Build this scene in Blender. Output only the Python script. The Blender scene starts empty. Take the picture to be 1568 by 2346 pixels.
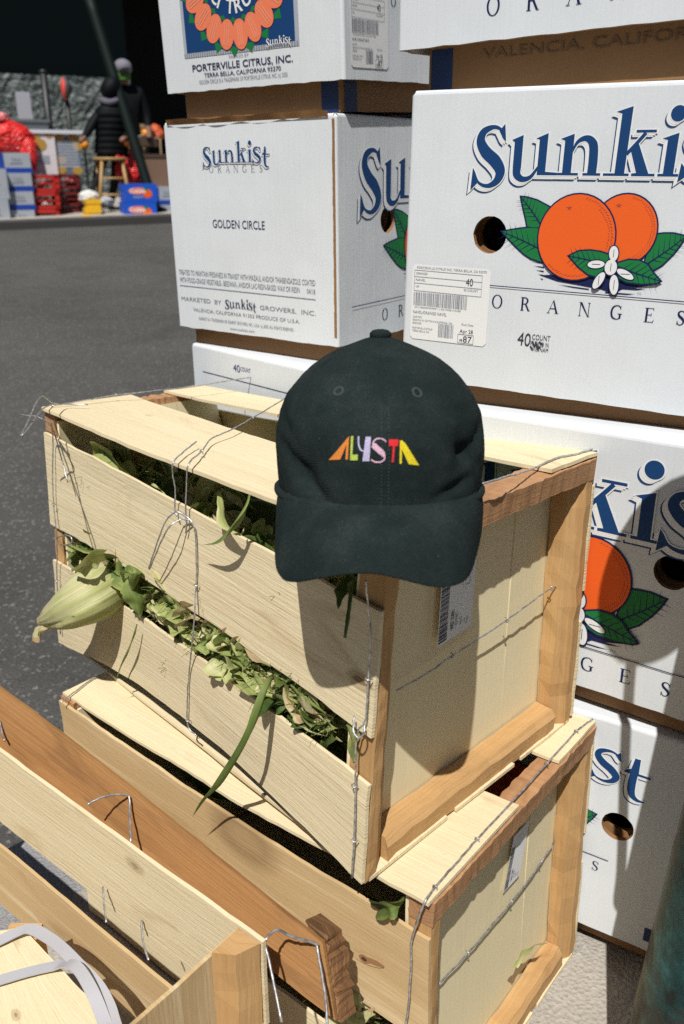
import bpy, bmesh, math, random
from math import sin, cos, pi, radians as R, sqrt, exp
from mathutils import Vector as V, Matrix, Euler, noise
from mathutils.geometry import tessellate_polygon
from mathutils.bvhtree import BVHTree

SC = bpy.context.scene
COL = SC.collection
# ------------------------------------------------------------------ camera
F, CX, CY, TH = 1926.0, 784.0, 1173.0, R(21.88)      # camera constants (pixels of a 1568x2346 frame)
CZ = 0.86
CAMP = V((0, 0, CZ))
FW, UP, RT = V((0, cos(TH), -sin(TH))), V((0, sin(TH), cos(TH))), V((1, 0, 0))
cam = bpy.data.cameras.new('camera')
cam.sensor_fit = 'VERTICAL'; cam.sensor_height = 36.0; cam.sensor_width = 24.0
cam.lens = F / 2346 * 36
cam.clip_start = 0.02; cam.clip_end = 400
cam.dof.use_dof = True; cam.dof.focus_distance = 0.76; cam.dof.aperture_fstop = 9
camo = bpy.data.objects.new('camera', cam); COL.objects.link(camo)
camo.location = CAMP; camo.rotation_euler = (pi / 2 - TH, 0, 0)
SC.camera = camo
# ------------------------------------------------------------------ sky, sun, exposure
SAZ, SEL = R(12), R(58)                               # direction the sunlight travels (from +Y towards +X), elevation
w = bpy.data.worlds.new('World'); SC.world = w; w.use_nodes = True
nt = w.node_tree
sky = nt.nodes.new('ShaderNodeTexSky'); sky.sky_type = 'NISHITA'; sky.sun_disc = False
sky.sun_elevation = SEL; sky.sun_rotation = pi + SAZ
bg = nt.nodes['Background']; bg.inputs[1].default_value = 0.05
nt.links.new(sky.outputs[0], bg.inputs[0])
sun = bpy.data.lights.new('sun', 'SUN'); sun.energy = 4.9; sun.angle = R(0.5); sun.color = (1, .965, .91)
suno = bpy.data.objects.new('sun', sun); COL.objects.link(suno)
SUND = V((sin(SAZ) * cos(SEL), cos(SAZ) * cos(SEL), -sin(SEL)))
suno.rotation_euler = SUND.to_track_quat('-Z', 'Y').to_euler(); suno.location = (0, -3, 5)
SC.view_settings.view_transform = 'Standard'; SC.view_settings.look = 'None'
SC.view_settings.exposure = 0.12; SC.view_settings.gamma = 1
SC.cycles.use_denoising = False
SC.cycles.max_bounces = 8; SC.cycles.diffuse_bounces = 6

def at(px, py, zc):                                   # point seen at a frame position, zc metres along the view axis
    return CAMP + (FW + RT * ((px - CX) / F) + UP * ((CY - py) / F)) * zc
def ray(px, py):
    return (FW + RT * ((px - CX) / F) + UP * ((CY - py) / F))
def cr(x, y, z): return V((x, y, z + CZ))

# ------------------------------------------------------------------ helpers
RND = random.Random(7)
def tag(o, label=None, cat=None, group=None, kind=None):
    if label: o['label'] = label
    if cat: o['category'] = cat
    if group: o['group'] = group
    if kind: o['kind'] = kind
    return o
def empty(name, loc, label=None, cat=None, group=None, rot=None):
    o = bpy.data.objects.new(name, None); COL.objects.link(o)
    o.empty_display_size = .05
    m = Matrix.Translation(loc)
    if rot is not None: m = m @ rot.to_4x4()
    o.matrix_world = m
    return tag(o, label, cat, group)

class MB:
    def __init__(s): s.v = []; s.f = []; s.m = []; s.g = []; s.t = []
    def vert(s, p, g=(0, 0, 0), t=0.5):
        s.v.append(tuple(p)); s.g.append(tuple(g)); s.t.append(t); return len(s.v) - 1
    def face(s, idx, m=0): s.f.append(tuple(idx)); s.m.append(m)
    def poly(s, pts, m=0, g=None, t=.5):
        s.face([s.vert(p, g[i] if g else (p[0], p[1], p[2]), t) for i, p in enumerate(pts)], m)
    def box(s, c, d, m=0, rot=None, seed=0):
        c = V(c); ax = [V((1, 0, 0)), V((0, 1, 0)), V((0, 0, 1))]
        if rot is not None: ax = [rot @ a for a in ax]
        i0 = len(s.v)
        for k in range(8):
            e = [(1 if k >> j & 1 else -1) for j in range(3)]
            s.vert(c + sum((ax[j] * (e[j] * d[j] / 2) for j in range(3)), V()), (e[0] * d[0] / 2, e[1] * d[1] / 2 + e[2] * d[2] / 2, seed))
        for q in ((0, 2, 3, 1), (4, 5, 7, 6), (0, 1, 5, 4), (2, 6, 7, 3), (0, 4, 6, 2), (1, 3, 7, 5)):
            s.face([i0 + a for a in q], m)
    def grid(s, fn, nu, nv, m=0, closed=False, g=None, t=.5):
        ids = []
        for i in range(nu + 1):
            row = []
            for j in range(nv + 1):
                a, b = i / nu, j / nv
                p = fn(a, b); row.append(s.vert(p, g(a, b) if g else (a, b, 0), t))
            ids.append(row)
        for i in range(nu):
            for j in range(nv):
                s.face((ids[i][j], ids[i + 1][j], ids[i + 1][j + 1], ids[i][j + 1]), m)
        return ids
    def tube(s, pts, r, n=8, m=0, cap=True, t=.5, seed=0):
        pts = [V(p) for p in pts]; N = len(pts); rr = r if isinstance(r, (list, tuple)) else [r] * N
        prev = None; rings = []; L = 0
        for i, p in enumerate(pts):
            d = (pts[min(i + 1, N - 1)] - pts[max(i - 1, 0)])
            d = d.normalized() if d.length > 1e-9 else V((0, 0, 1))
            if prev is None:
                a = d.orthogonal().normalized()
            else:
                a = prev - d * prev.dot(d); a = a.normalized() if a.length > 1e-6 else d.orthogonal().normalized()
            prev = a; b = d.cross(a)
            if i: L += (p - pts[i - 1]).length
            rings.append([s.vert(p + (a * cos(2 * pi * k / n) + b * sin(2 * pi * k / n)) * rr[i], (L, k / n * 2 * pi * rr[i], seed), t) for k in range(n)])
        for i in range(N - 1):
            for k in range(n):
                s.face((rings[i][k], rings[i][(k + 1) % n], rings[i + 1][(k + 1) % n], rings[i + 1][k]), m)
        if cap:
            s.face(rings[0][::-1], m); s.face(rings[-1], m)
    def lathe(s, c, prof, n=20, m=0, ax=None, t=.5):
        c = V(c); Z = V((0, 0, 1)) if ax is None else ax.normalized(); X = Z.orthogonal().normalized(); Y = Z.cross(X)
        rings = [[s.vert(c + Z * h + (X * cos(2 * pi * k / n) + Y * sin(2 * pi * k / n)) * max(r, 1e-5), (h, k / n, 0), t) for k in range(n)] for r, h in prof]
        for i in range(len(rings) - 1):
            for k in range(n):
                s.face((rings[i][k], rings[i][(k + 1) % n], rings[i + 1][(k + 1) % n], rings[i + 1][k]), m)
        s.face(rings[0][::-1], m); s.face(rings[-1], m)
    def build(s, name, mats, parent=None, smooth=False, weld=False):
        me = bpy.data.meshes.new(name); me.from_pydata(s.v, [], s.f)
        if not isinstance(mats, (list, tuple)): mats = [mats]
        for m in mats: me.materials.append(m)
        me.polygons.foreach_set('material_index', s.m)
        a = me.attributes.new('grain', 'FLOAT_VECTOR', 'POINT'); a.data.foreach_set('vector', [x for g in s.g for x in g])
        a = me.attributes.new('tint', 'FLOAT', 'POINT'); a.data.foreach_set('value', s.t)
        if smooth: me.polygons.foreach_set('use_smooth', [True] * len(s.f))
        me.update()
        if weld:
            bm = bmesh.new(); bm.from_mesh(me); bmesh.ops.remove_doubles(bm, verts=bm.verts, dist=1e-6); bm.to_mesh(me); bm.free()
        o = bpy.data.objects.new(name, me); COL.objects.link(o)
        if parent is not None:
            o.parent = parent
        return o
def wbuild(mb, name, mats, parent, smooth=False):     # vertices given in world space
    o = mb.build(name, mats, parent, smooth)
    o.matrix_parent_inverse = parent.matrix_world.inverted()
    return o
def spline(pts, n=8):
    pts = [V(p) for p in pts]; out = []
    P = [pts[0] * 2 - pts[1]] + pts + [pts[-1] * 2 - pts[-2]]
    for i in range(1, len(P) - 2):
        for k in range(n):
            t = k / n; a, b, c, d = P[i - 1], P[i], P[i + 1], P[i + 2]
            out.append(.5 * ((2 * b) + (c - a) * t + (2 * a - 5 * b + 4 * c - d) * t * t + (3 * b - 3 * c + d - a) * t ** 3))
    out.append(pts[-1]); return out
def interp(tab, x):
    if x <= tab[0][0]: return tab[0][1]
    for (a, b), (c, d) in zip(tab, tab[1:]):
        if x <= c: return b + (d - b) * (x - a) / (c - a)
    return tab[-1][1]
def nz(x, y=0, z=0): return noise.noise(V((x, y, z)))

# ------------------------------------------------------------------ materials
def mat(name, col, rough=.6, metal=0, spec=None):
    m = bpy.data.materials.new(name); m.use_nodes = True
    b = m.node_tree.nodes['Principled BSDF']
    b.inputs['Base Color'].default_value = (*col, 1); b.inputs['Roughness'].default_value = rough; b.inputs['Metallic'].default_value = metal
    if spec is not None: b.inputs['Specular IOR Level'].default_value = spec
    return m
class NG:                                              # tiny node-graph writer
    def __init__(s, m): s.t = m.node_tree; s.b = s.t.nodes['Principled BSDF']
    def n(s, typ, **kw):
        q = s.t.nodes.new(typ)
        for k, v in kw.items(): setattr(q, k, v)
        return q
    def l(s, a, b): s.t.links.new(a, b)
    def attr(s, name): return s.n('ShaderNodeAttribute', attribute_name=name)
    def obj(s): return s.n('ShaderNodeTexCoord').outputs['Object']
    def scale(s, vec, sc, off=None):
        q = s.n('ShaderNodeMapping'); s.l(vec, q.inputs[0]); q.inputs['Scale'].default_value = sc
        if off: q.inputs['Location'].default_value = off
        return q.outputs[0]
    def noise(s, vec, scale=1, detail=4, rough=.55, dist=0):
        q = s.n('ShaderNodeTexNoise'); s.l(vec, q.inputs['Vector'])
        q.inputs['Scale'].default_value = scale; q.inputs['Detail'].default_value = detail
        q.inputs['Roughness'].default_value = rough; q.inputs['Distortion'].default_value = dist
        return q.outputs['Fac']
    def ramp(s, fac, stops, interp='LINEAR'):
        q = s.n('ShaderNodeValToRGB'); s.l(fac, q.inputs[0]); e = q.color_ramp.elements; q.color_ramp.interpolation = interp
        while len(e) < len(stops): e.new(.5)
        for k, (p, c) in enumerate(stops):
            e[k].position = p; e[k].color = (*c, 1) if len(c) == 3 else c
        return q.outputs[0]
    def math(s, op, a, b=None, clamp=False):
        q = s.n('ShaderNodeMath', operation=op); q.use_clamp = clamp
        for i, x in enumerate((a, b)):
            if x is None: continue
            if isinstance(x, (int, float)): q.inputs[i].default_value = x
            else: s.l(x, q.inputs[i])
        return q.outputs[0]
    def mix(s, fac, a, b, blend='MIX'):
        q = s.n('ShaderNodeMix', data_type='RGBA', blend_type=blend)
        for i, x in ((0, fac), (6, a), (7, b)):
            if isinstance(x, (int, float)): q.inputs[i].default_value = x
            elif isinstance(x, tuple): q.inputs[i].default_value = (*x, 1)
            else: s.l(x, q.inputs[i])
        return q.outputs[2]
    def col(s, c): s.l(c, s.b.inputs['Base Color'])
    def bump(s, h, strength=.3, dist=.001):
        q = s.n('ShaderNodeBump'); q.inputs['Strength'].default_value = strength; q.inputs['Distance'].default_value = dist
        s.l(h, q.inputs['Height']); s.l(q.outputs[0], s.b.inputs['Normal'])

def wood(name, light, dark, stain, rough=.72, fine=70, stain_amt=.65, bump=.35, streak=.5, knots=.0, speck=.5):
    m = mat(name, light, rough, spec=.25); g = NG(m); a = g.attr('grain').outputs['Vector']
    n1 = g.noise(g.scale(a, (3, fine * 4, 13)), 1, 5, .6)
    n2 = g.noise(g.scale(a, (2.2, 26, 7.7)), 1, 4, .6, 1.2)
    n4 = g.noise(g.scale(a, (40, 500, 3)), 1, 3, .7)
    f = g.math('ADD', g.math('MULTIPLY', n1, .5), g.math('MULTIPLY', n2, streak))
    f = g.math('ADD', f, g.math('MULTIPLY', g.math('SUBTRACT', n4, .5), .22))
    c = g.ramp(f, [(.36, light), (.66, dark)])
    n3 = g.noise(g.scale(a, (7, 22, 3.1)), 1, 3, .6, .8)
    s = g.ramp(n3, [(stain_amt, (0, 0, 0)), (stain_amt + .12, (1, 1, 1))])
    c = g.mix(g.math('MULTIPLY', s, .45), c, stain)
    if knots:
        vo = g.n('ShaderNodeTexVoronoi'); g.l(g.scale(a, (5.5, 9.5, 3.7)), vo.inputs['Vector']); vo.inputs['Scale'].default_value = 1
        dk = g.math('ADD', vo.outputs['Distance'], g.math('MULTIPLY', g.math('SUBTRACT', n1, .5), .12))
        c = g.mix(g.ramp(dk, [(knots * .45, (1, 1, 1)), (knots * .7, (.35, .35, .35)), (knots, (.55, .55, .55)), (knots * 1.5, (0, 0, 0))]), c, tuple(x * .55 for x in stain))
    if speck:
        sp = g.noise(g.scale(a, (60, 260, 9)), 1, 3, .7)
        c = g.mix(g.math('MULTIPLY', g.ramp(sp, [(.68, (0, 0, 0)), (.76, (1, 1, 1))]), speck), c, stain)
        dn = g.noise(g.scale(a, (4, 6, 2.1)), 1, 5, .65)
        c = g.mix(g.math('MULTIPLY', g.ramp(dn, [(.45, (0, 0, 0)), (.75, (1, 1, 1))]), speck * .5), c, dark)
    tt = g.attr('tint').outputs['Fac']
    c = g.mix(1.0, c, g.ramp(tt, [(0, (.72, .66, .58)), (.5, (1, 1, 1)), (1, (1.0, 1.0, 1.0))]), 'MULTIPLY')
    g.col(c); g.bump(g.math('ADD', n1, g.math('MULTIPLY', n4, .8)), bump, .0012)
    return m
VEN = wood('pale_veneer', (.705, .61, .405), (.635, .52, .32), (.42, .28, .13), stain_amt=.62, streak=.4, speck=.7, bump=.6, knots=.055)
PANEL = wood('smooth_panel_veneer', (.76, .67, .435), (.71, .605, .375), (.55, .41, .21), stain_amt=.72, streak=.25, bump=.15, speck=.22)
VEN2 = wood('streaked_veneer', (.72, .60, .39), (.52, .37, .19), (.33, .19, .08), stain_amt=.6, streak=.85, knots=.22)
BRN = wood('orange_brown_veneer', (.37, .195, .075), (.27, .130, .045), (.14, .07, .03), stain_amt=.52, speck=.7, bump=.6)
CLT = wood('sawn_cleat_wood', (.52, .325, .145), (.40, .225, .09), (.26, .135, .055), fine=60, stain_amt=.62, bump=.5)
CLD = wood('dark_rough_cleat_wood', (.27, .14, .062), (.13, .065, .03), (.05, .028, .014), fine=40, stain_amt=.5, bump=.9)
CLR = wood('reddish_rail_wood', (.44, .25, .125), (.33, .17, .08), (.19, .095, .045), fine=60, stain_amt=.58, bump=.6)
def m_wire():
    m = mat('galvanised_wire', (.5, .5, .51), .42, .75); g = NG(m)
    n = g.noise(g.obj(), 220, 3); g.col(g.ramp(n, [(.35, (.30, .30, .31)), (.65, (.62, .62, .63))])); return m
WIRE = m_wire()
def m_card(name, base, var, smear=True):
    m = mat(name, base, .62, spec=.3); g = NG(m); o = g.obj()
    n = g.noise(g.scale(o, (6, 6, 5)), 1, 5, .6); f = g.noise(o, 420, 2)
    sm = g.noise(g.scale(o, (70, 70, 5)), 1, 4, .65)
    c = g.ramp(g.math('ADD', g.math('MULTIPLY', n, .7), g.math('MULTIPLY', f, .3)), [(.3, var), (.62, base)])
    s = g.ramp(sm, [(.66, (0, 0, 0)), (.80, (1, 1, 1))])
    c = g.mix(g.math('MULTIPLY', s, .22 if smear else .12), c, tuple(x * .72 for x in base))
    dn = g.noise(g.scale(o, (7, 7, 4)), 1, 3, .5); fl_ = g.noise(g.scale(o, (240, 240, 3)), 1, 2)
    c = g.mix(g.math('MULTIPLY', g.ramp(g.noise(g.scale(o, (16, 16, 20), (3, 1, 7)), 1, 6, .7), [(.60, (0, 0, 0)), (.74, (1, 1, 1))]), .22), c, tuple(x * .80 for x in base))
    g.col(c); g.bump(g.math('ADD', g.math('MULTIPLY', dn, 5), g.math('MULTIPLY', fl_, .35)), .35, .0022); return m
WHITE = m_card('white_coated_cardboard', (.655, .69, .72), (.585, .62, .65))
KRAFT = m_card('brown_kraft_cardboard', (.27, .142, .058), (.205, .105, .042))
NAVY = mat('navy_ink', (.006, .046, .155), .6, spec=.25); BLACK = mat('black_ink', (.03, .03, .045), .6)
GREY = mat('grey_ink', (.20, .21, .25), .6); ORANGE = mat('orange_ink', (.78, .115, .016), .6, spec=.25)
GREEN = mat('green_ink', (.010, .17, .045), .6, spec=.25); DNAVY = mat('dark_blue_outline_ink', (.008, .014, .07), .6, spec=.25)
PAPW = mat('white_print', (.74, .75, .75), .6); LABEL = mat('glossy_label_paper', (.73, .735, .735), .35)
PEACH = mat('peach_orange_ink', (.78, .20, .095), .5); LGREY = mat('light_grey_blue_ink', (.36, .39, .45), .55)
BLUEP = mat('navy_printed_corner', (.01, .028, .095), .5)
INKS = [NAVY, BLACK, GREY, ORANGE, GREEN, DNAVY, PAPW, PEACH, LGREY, BLUEP, mat('dark_brown_ink', (.15, .083, .04), .7), mat('light_peach_ink', (.80, .30, .19), .5)]
I = dict(navy=0, black=1, grey=2, orange=3, green=4, dnavy=5, white=6, peach=7, lgrey=8, bluep=9, brownink=10, lpeach=11)

# ------------------------------------------------------------------ flat printing
_txt = {}
def text_polys(s, bold=0.0):
    k = (s, bold)
    if k in _txt: return _txt[k]
    cu = bpy.data.curves.new('lettering', 'FONT'); cu.body = s; cu.resolution_u = 3; cu.offset = bold
    ob = bpy.data.objects.new('lettering', cu); COL.objects.link(ob)
    dg = bpy.context.evaluated_depsgraph_get(); me = ob.evaluated_get(dg).to_mesh()
    v = [(p.co.x, p.co.y) for p in me.vertices]; f = [tuple(p.vertices) for p in me.polygons]
    ob.evaluated_get(dg).to_mesh_clear(); bpy.data.objects.remove(ob); bpy.data.curves.remove(cu)
    _txt[k] = (v, f); return _txt[k]
class Flat:
    """flat ink shapes on a face: o + u*U + v*Vv, each a hair above the one before"""
    def __init__(s, o, U, Vv, base=.0004):
        s.o, s.U, s.V = V(o), V(U), V(Vv); s.N = s.U.cross(s.V).normalized(); s.base = base; s.mb = MB(); s.k = 0
    def p(s, u, v, band):
        return s.o + s.U * u + s.V * v + s.N * (s.base + band * .00013)
    def faces(s, vs, fs, m, band):
        s.k += 1; b = band + (s.k % 20) * .04
        ids = [s.mb.vert(s.p(x, y, b)) for x, y in vs]
        for f in fs: s.mb.face([ids[i] for i in f], I[m])
    def poly(s, loop, m, band=0, holes=()):
        loops = [[V((x, y, 0)) for x, y in l] for l in (loop, *holes)]
        tri = tessellate_polygon(loops); s.faces([(p.x, p.y) for l in loops for p in l], tri, m, band)
    def rect(s, u0, v0, u1, v1, m, band=0): s.faces([(u0, v0), (u1, v0), (u1, v1), (u0, v1)], [(0, 1, 2, 3)], m, band)
    def ell(s, c, rx, ry, m, band=0, rot=0, n=36):
        pts = [(c[0] + rx * cos(t) * cos(rot) - ry * sin(t) * sin(rot), c[1] + rx * cos(t) * sin(rot) + ry * sin(t) * cos(rot)) for t in (2 * pi * k / n for k in range(n))]
        s.faces(pts, [tuple(range(n))], m, band)
    def line(s, a, b, w, m, band=0):
        d = V((b[0] - a[0], b[1] - a[1])); n = V((-d.y, d.x)).normalized() * w / 2
        s.faces([(a[0] + n.x, a[1] + n.y), (a[0] - n.x, a[1] - n.y), (b[0] - n.x, b[1] - n.y), (b[0] + n.x, b[1] + n.y)], [(0, 1, 2, 3)], m, band)
    def ribbon(s, pts, ws, m, band=0, n=7):
        P = spline([(x, y, 0) for x, y in pts], n); W = []
        for i in range(len(P)):
            t = i / n; k = min(int(t), len(ws) - 2); W.append(ws[k] + (ws[k + 1] - ws[k]) * (t - k))
        vs = []
        for i, p in enumerate(P):
            d = (P[min(i + 1, len(P) - 1)] - P[max(i - 1, 0)]).normalized(); nn = V((-d.y, d.x, 0)) * W[i] / 2
            vs += [(p.x + nn.x, p.y + nn.y), (p.x - nn.x, p.y - nn.y)]
        s.faces(vs, [(2 * i, 2 * i + 1, 2 * i + 3, 2 * i + 2) for i in range(len(P) - 1)], m, band)
    def text(s, t, u0, v0, u1, h, m, band=0, bold=0.0, rot=0, centre=False):
        v, f = text_polys(t, bold)
        if not v: return
        x0, x1 = min(p[0] for p in v), max(p[0] for p in v); sy = h / .70
        sx = (u1 - u0) / (x1 - x0) if u1 is not None else sy
        pts = [((x - x0) * sx, y * sy) for x, y in v]
        c, sn = cos(rot), sin(rot)
        s.faces([(u0 + x * c - y * sn, v0 + x * sn + y * c) for x, y in pts], f, m, band)
    def build(s, name, parent): return s.mb.build(name, INKS, parent)

# hand-drawn serif letters ------------------------------------------------------
def S_big(T):
    T.rib([(96, 231.5), (93.5, 238), (86, 240.3), (77, 236.5), (74.5, 228.5), (80, 219.5), (90, 211.5), (95.5, 203), (92.5, 194.5), (84, 190.3), (75, 193), (70, 201.5)], [1.5, 2.4, 3.6, 6.5, 8.6, 10.6, 11.2, 9.6, 6.6, 3.6, 2.4, 1.5])
    T.pol([(92, 237), (97.2, 243), (99.2, 228), (96.5, 230)]); T.pol([(68.3, 206), (67, 186), (74.5, 193.5), (71, 202)])
def letters_sunkist(T):
    S_big(T)
    # u
    T.pol([(105, 229.5), (115.5, 233.5), (115.5, 206), (107.5, 206), (107.5, 227.5)])
    T.rib([(111.5, 208), (112, 200.5), (117.5, 196.6), (125, 198.5), (131.5, 207)], [8, 7.2, 5, 3.4, 2])
    T.pol([(127.5, 230.5), (138.5, 234.8), (138.5, 203), (148.5, 202.4), (148.5, 200.2), (130.8, 200.2), (130.8, 229.5)])
    # n
    T.pol([(150, 230), (162, 234), (162, 202.3), (168.5, 202.3), (168.5, 200.3), (148, 200.3), (148, 202.3), (154, 202.3), (154, 228.5)])
    T.rib([(161, 219), (165.5, 227.5), (173, 230.2), (179, 225.5), (180.5, 214), (180.5, 202.3)], [1.5, 3, 5, 7.6, 8, 8])
    T.pol([(172.5, 200.3), (188.2, 200.3), (188.2, 202.3), (172.5, 202.3)])
    # k
    T.pol([(196, 250.5), (209.5, 254.5), (208.6, 202.3), (212.5, 202.3), (212.5, 200.3), (190.5, 200.3), (190.5, 202.3), (200.3, 202.3), (200.8, 249)])
    T.rib([(208.5, 217.5), (215.5, 225.5), (222.5, 234)], [3, 3, 3]); T.pol([(214.5, 236.3), (231, 236.3), (231, 234.2), (214.5, 234.2)])
    T.pol([(211.3, 221.5), (217, 227.3), (228.8, 202.3), (234, 202.3), (234, 200.3), (214.5, 200.3), (214.5, 202.3), (218.5, 202.8)])
    # i
    T.pol([(236.5, 229.5), (249.3, 233.8), (249, 202.3), (253.2, 202.3), (253.2, 200.3), (236.3, 200.3), (236.3, 202.3), (240.6, 202.3), (240.9, 228.3)])
    T.ell((246.4, 248.2), 6.1, 6.1)
    # s
    sx, sy = 33.5 / 34, 43.5 / 57
    def q(p): return (252.5 + (p[0] - 66.5) * sx, 195.6 + (p[1] - 186) * sy)
    T.rib([q(p) for p in [(96, 231.5), (93.5, 238), (86, 240.3), (77, 236.5), (74.5, 228.5), (80, 219.5), (90, 211.5), (95.5, 203), (92.5, 194.5), (84, 190.3), (75, 193), (70, 201.5)]], [1.3, 2, 3.2, 5.6, 7.2, 8.6, 9, 8, 5.6, 3.2, 2, 1.3])
    T.pol([q(p) for p in [(92, 237), (97.2, 243), (99.2, 228), (96.5, 230)]]); T.pol([q(p) for p in [(68.3, 206), (67, 186), (74.5, 193.5), (71, 202)]])
    # t
    T.rib([(300.2, 238), (298.6, 222), (297.6, 205), (299, 194), (304.5, 189), (312, 188.6)], [5.4, 8, 8.2, 7.4, 4.4, 1.6])
    T.pol([(288.5, 218), (288.5, 220.4), (296, 225), (301.5, 238.5), (303, 238), (303, 220.8), (315, 220.8), (315, 218)])
class Pen:                                             # maps letter units (mm of the original artwork) to a face
    def __init__(s, fl, cx, cy, k, ox=190, oy=200.4): s.fl, s.cx, s.cy, s.k, s.ox, s.oy = fl, cx, cy, k, ox, oy; s.set('navy', 0)
    def set(s, m, band, dx=0, dy=0, grow=0): s.m, s.band, s.dx, s.dy, s.grow = m, band, dx, dy, grow
    def q(s, p): return (s.cx + (p[0] + s.dx - s.ox) * s.k / 1000, s.cy + (p[1] + s.dy - s.oy) * s.k / 1000)
    def rib(s, pts, ws): s.fl.ribbon([s.q(p) for p in pts], [(x + 2 * s.grow) * s.k / 1000 for x in ws], s.m, s.band)
    def pol(s, pts):
        if s.grow:
            c = V((sum(p[0] for p in pts) / len(pts), sum(p[1] for p in pts) / len(pts))); g = s.grow
            out = []; n = len(pts); area = sum(pts[i][0] * pts[(i + 1) % n][1] - pts[(i + 1) % n][0] * pts[i][1] for i in range(n))
            sg = 1 if area > 0 else -1
            for i in range(n):
                a, b, d = V(pts[i - 1]), V(pts[i]), V(pts[(i + 1) % n])
                e1, e2 = (b - a).normalized(), (d - b).normalized()
                n1, n2 = V((e1.y, -e1.x)) * sg, V((e2.y, -e2.x)) * sg
                bb = (n1 + n2); bb = bb.normalized() * min(1.6, 1 / max(.4, bb.normalized().dot(n1))) if bb.length > .1 else n1
                out.append((b.x + bb.x * g, b.y + bb.y * g))
            pts = out
        s.fl.poly([s.q(p) for p in pts], s.m, s.band)
    def ell(s, c, rx, ry): s.fl.ell(s.q(c), (rx + s.grow) * s.k / 1000, (ry + s.grow) * s.k / 1000, s.m, s.band)
def sunkist(fl, cx, cy, k, m='navy', shadow=True, bg='white', b0=0):
    T = Pen(fl, cx, cy, k)
    if shadow:
        T.set(m, b0, -3.9, -4.2, .3); letters_sunkist(T)
        T.set(bg, b0 + 1, -2.9, -3.1, .25); letters_sunkist(T)
        T.set(bg, b0 + 2, -1.5, -1.6, .6); letters_sunkist(T)
        T.set(bg, b0 + 3, 0, 0, .95); letters_sunkist(T)
    T.set(m, b0 + 4); letters_sunkist(T)
# serif capitals, height 1 -------------------------------------------------------
def cap_letter(fl, ch, u, v, h, m, band):
    def P(pts): fl.poly([(u + x * h, v + y * h) for x, y in pts], m, band)
    def Rb(pts, ws): fl.ribbon([(u + x * h, v + y * h) for x, y in pts], [x * h for x in ws], m, band, 6)
    def stem(x, wd=.15, y0=0, y1=1, sf=.07):
        P([(x - wd / 2, y0), (x + wd / 2, y0), (x + wd / 2, y1), (x - wd / 2, y1)])
        for y in (y0, y1 - .035): P([(x - wd / 2 - sf, y), (x + wd / 2 + sf, y), (x + wd / 2 + sf, y + .035), (x - wd / 2 - sf, y + .035)])
    if ch == 'O':
        n = 40
        o = [(u + .43 * cos(2 * pi * k / n) * h, v + (.5 + .52 * sin(2 * pi * k / n)) * h) for k in range(n)]
        i = [(u + .30 * cos(2 * pi * k / n) * h, v + (.5 + .475 * sin(2 * pi * k / n)) * h) for k in range(n)]
        fl.faces(o + i, [(k, (k + 1) % n, n + (k + 1) % n, n + k) for k in range(n)], m, band)
    elif ch == 'R':
        stem(-.2); Rb([(-.14, .97), (.08, .95), (.2, .75), (.08, .53), (-.14, .5)], [.05, .07, .15, .07, .05])
        P([(-.02, .52), (.12, .52), (.38, .03), (.46, .03), (.46, 0), (.26, 0)])
    elif ch == 'A':
        P([(-.02, .9), (.04, 1.02), (.4, .035), (.25, .035)]); P([(-.02, .9), (.03, .98), (-.3, .03), (-.35, .03)])
        P([(-.2, .32), (.2, .32), (.2, .37), (-.2, .37)])
        P([(-.44, 0), (-.2, 0), (-.2, .035), (-.44, .035)]); P([(.16, 0), (.48, 0), (.48, .035), (.16, .035)])
    elif ch == 'N':
        stem(-.32, .06); stem(.32, .06); P([(-.38, 1), (-.22, 1), (.35, -.03), (.33, -.03), (.26, .02)])
    elif ch == 'G':
        Rb([(.3, .78), (.22, .93), (.02, .98), (-.24, .84), (-.33, .5), (-.24, .15), (.04, .02), (.24, .08), (.3, .16)], [.03, .06, .05, .11, .15, .12, .05, .05, .07])
        P([(.22, .05), (.36, .1), (.36, .4), (.22, .4)]); P([(.12, .38), (.44, .38), (.44, .42), (.12, .42)]); P([(.29, .72), (.33, .72), (.33, .99), (.29, .93)])
    elif ch == 'E':
        stem(-.2); P([(-.14, .96), (.26, .96), (.26, 1), (-.14, 1)]); P([(-.14, 0), (.3, 0), (.3, .04), (-.14, .04)])
        P([(.2, .97), (.26, .97), (.28, .78)]); P([(.22, .03), (.3, .03), (.34, .24)]); P([(-.14, .5), (.12, .5), (.12, .54), (-.14, .54)]); P([(.1, .42), (.14, .42), (.14, .64), (.1, .64)])
    elif ch == 'S':
        Rb([(.2, .8), (.12, .94), (-.06, .97), (-.2, .84), (-.14, .64), (.1, .45), (.2, .25), (.08, .06), (-.1, .03), (-.22, .2)], [.03, .05, .06, .12, .15, .16, .12, .06, .05, .03])
        P([(.17, .84), (.24, 1), (.24, .72), (.2, .72)]); P([(-.25, .28), (-.21, .28), (-.17, .12), (-.25, -.02)])
def oranges_word(fl, us, v, h, m='navy', band=0):
    for ch, u in zip('ORANGES', us): cap_letter(fl, ch, u, v, h, m, band)
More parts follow.
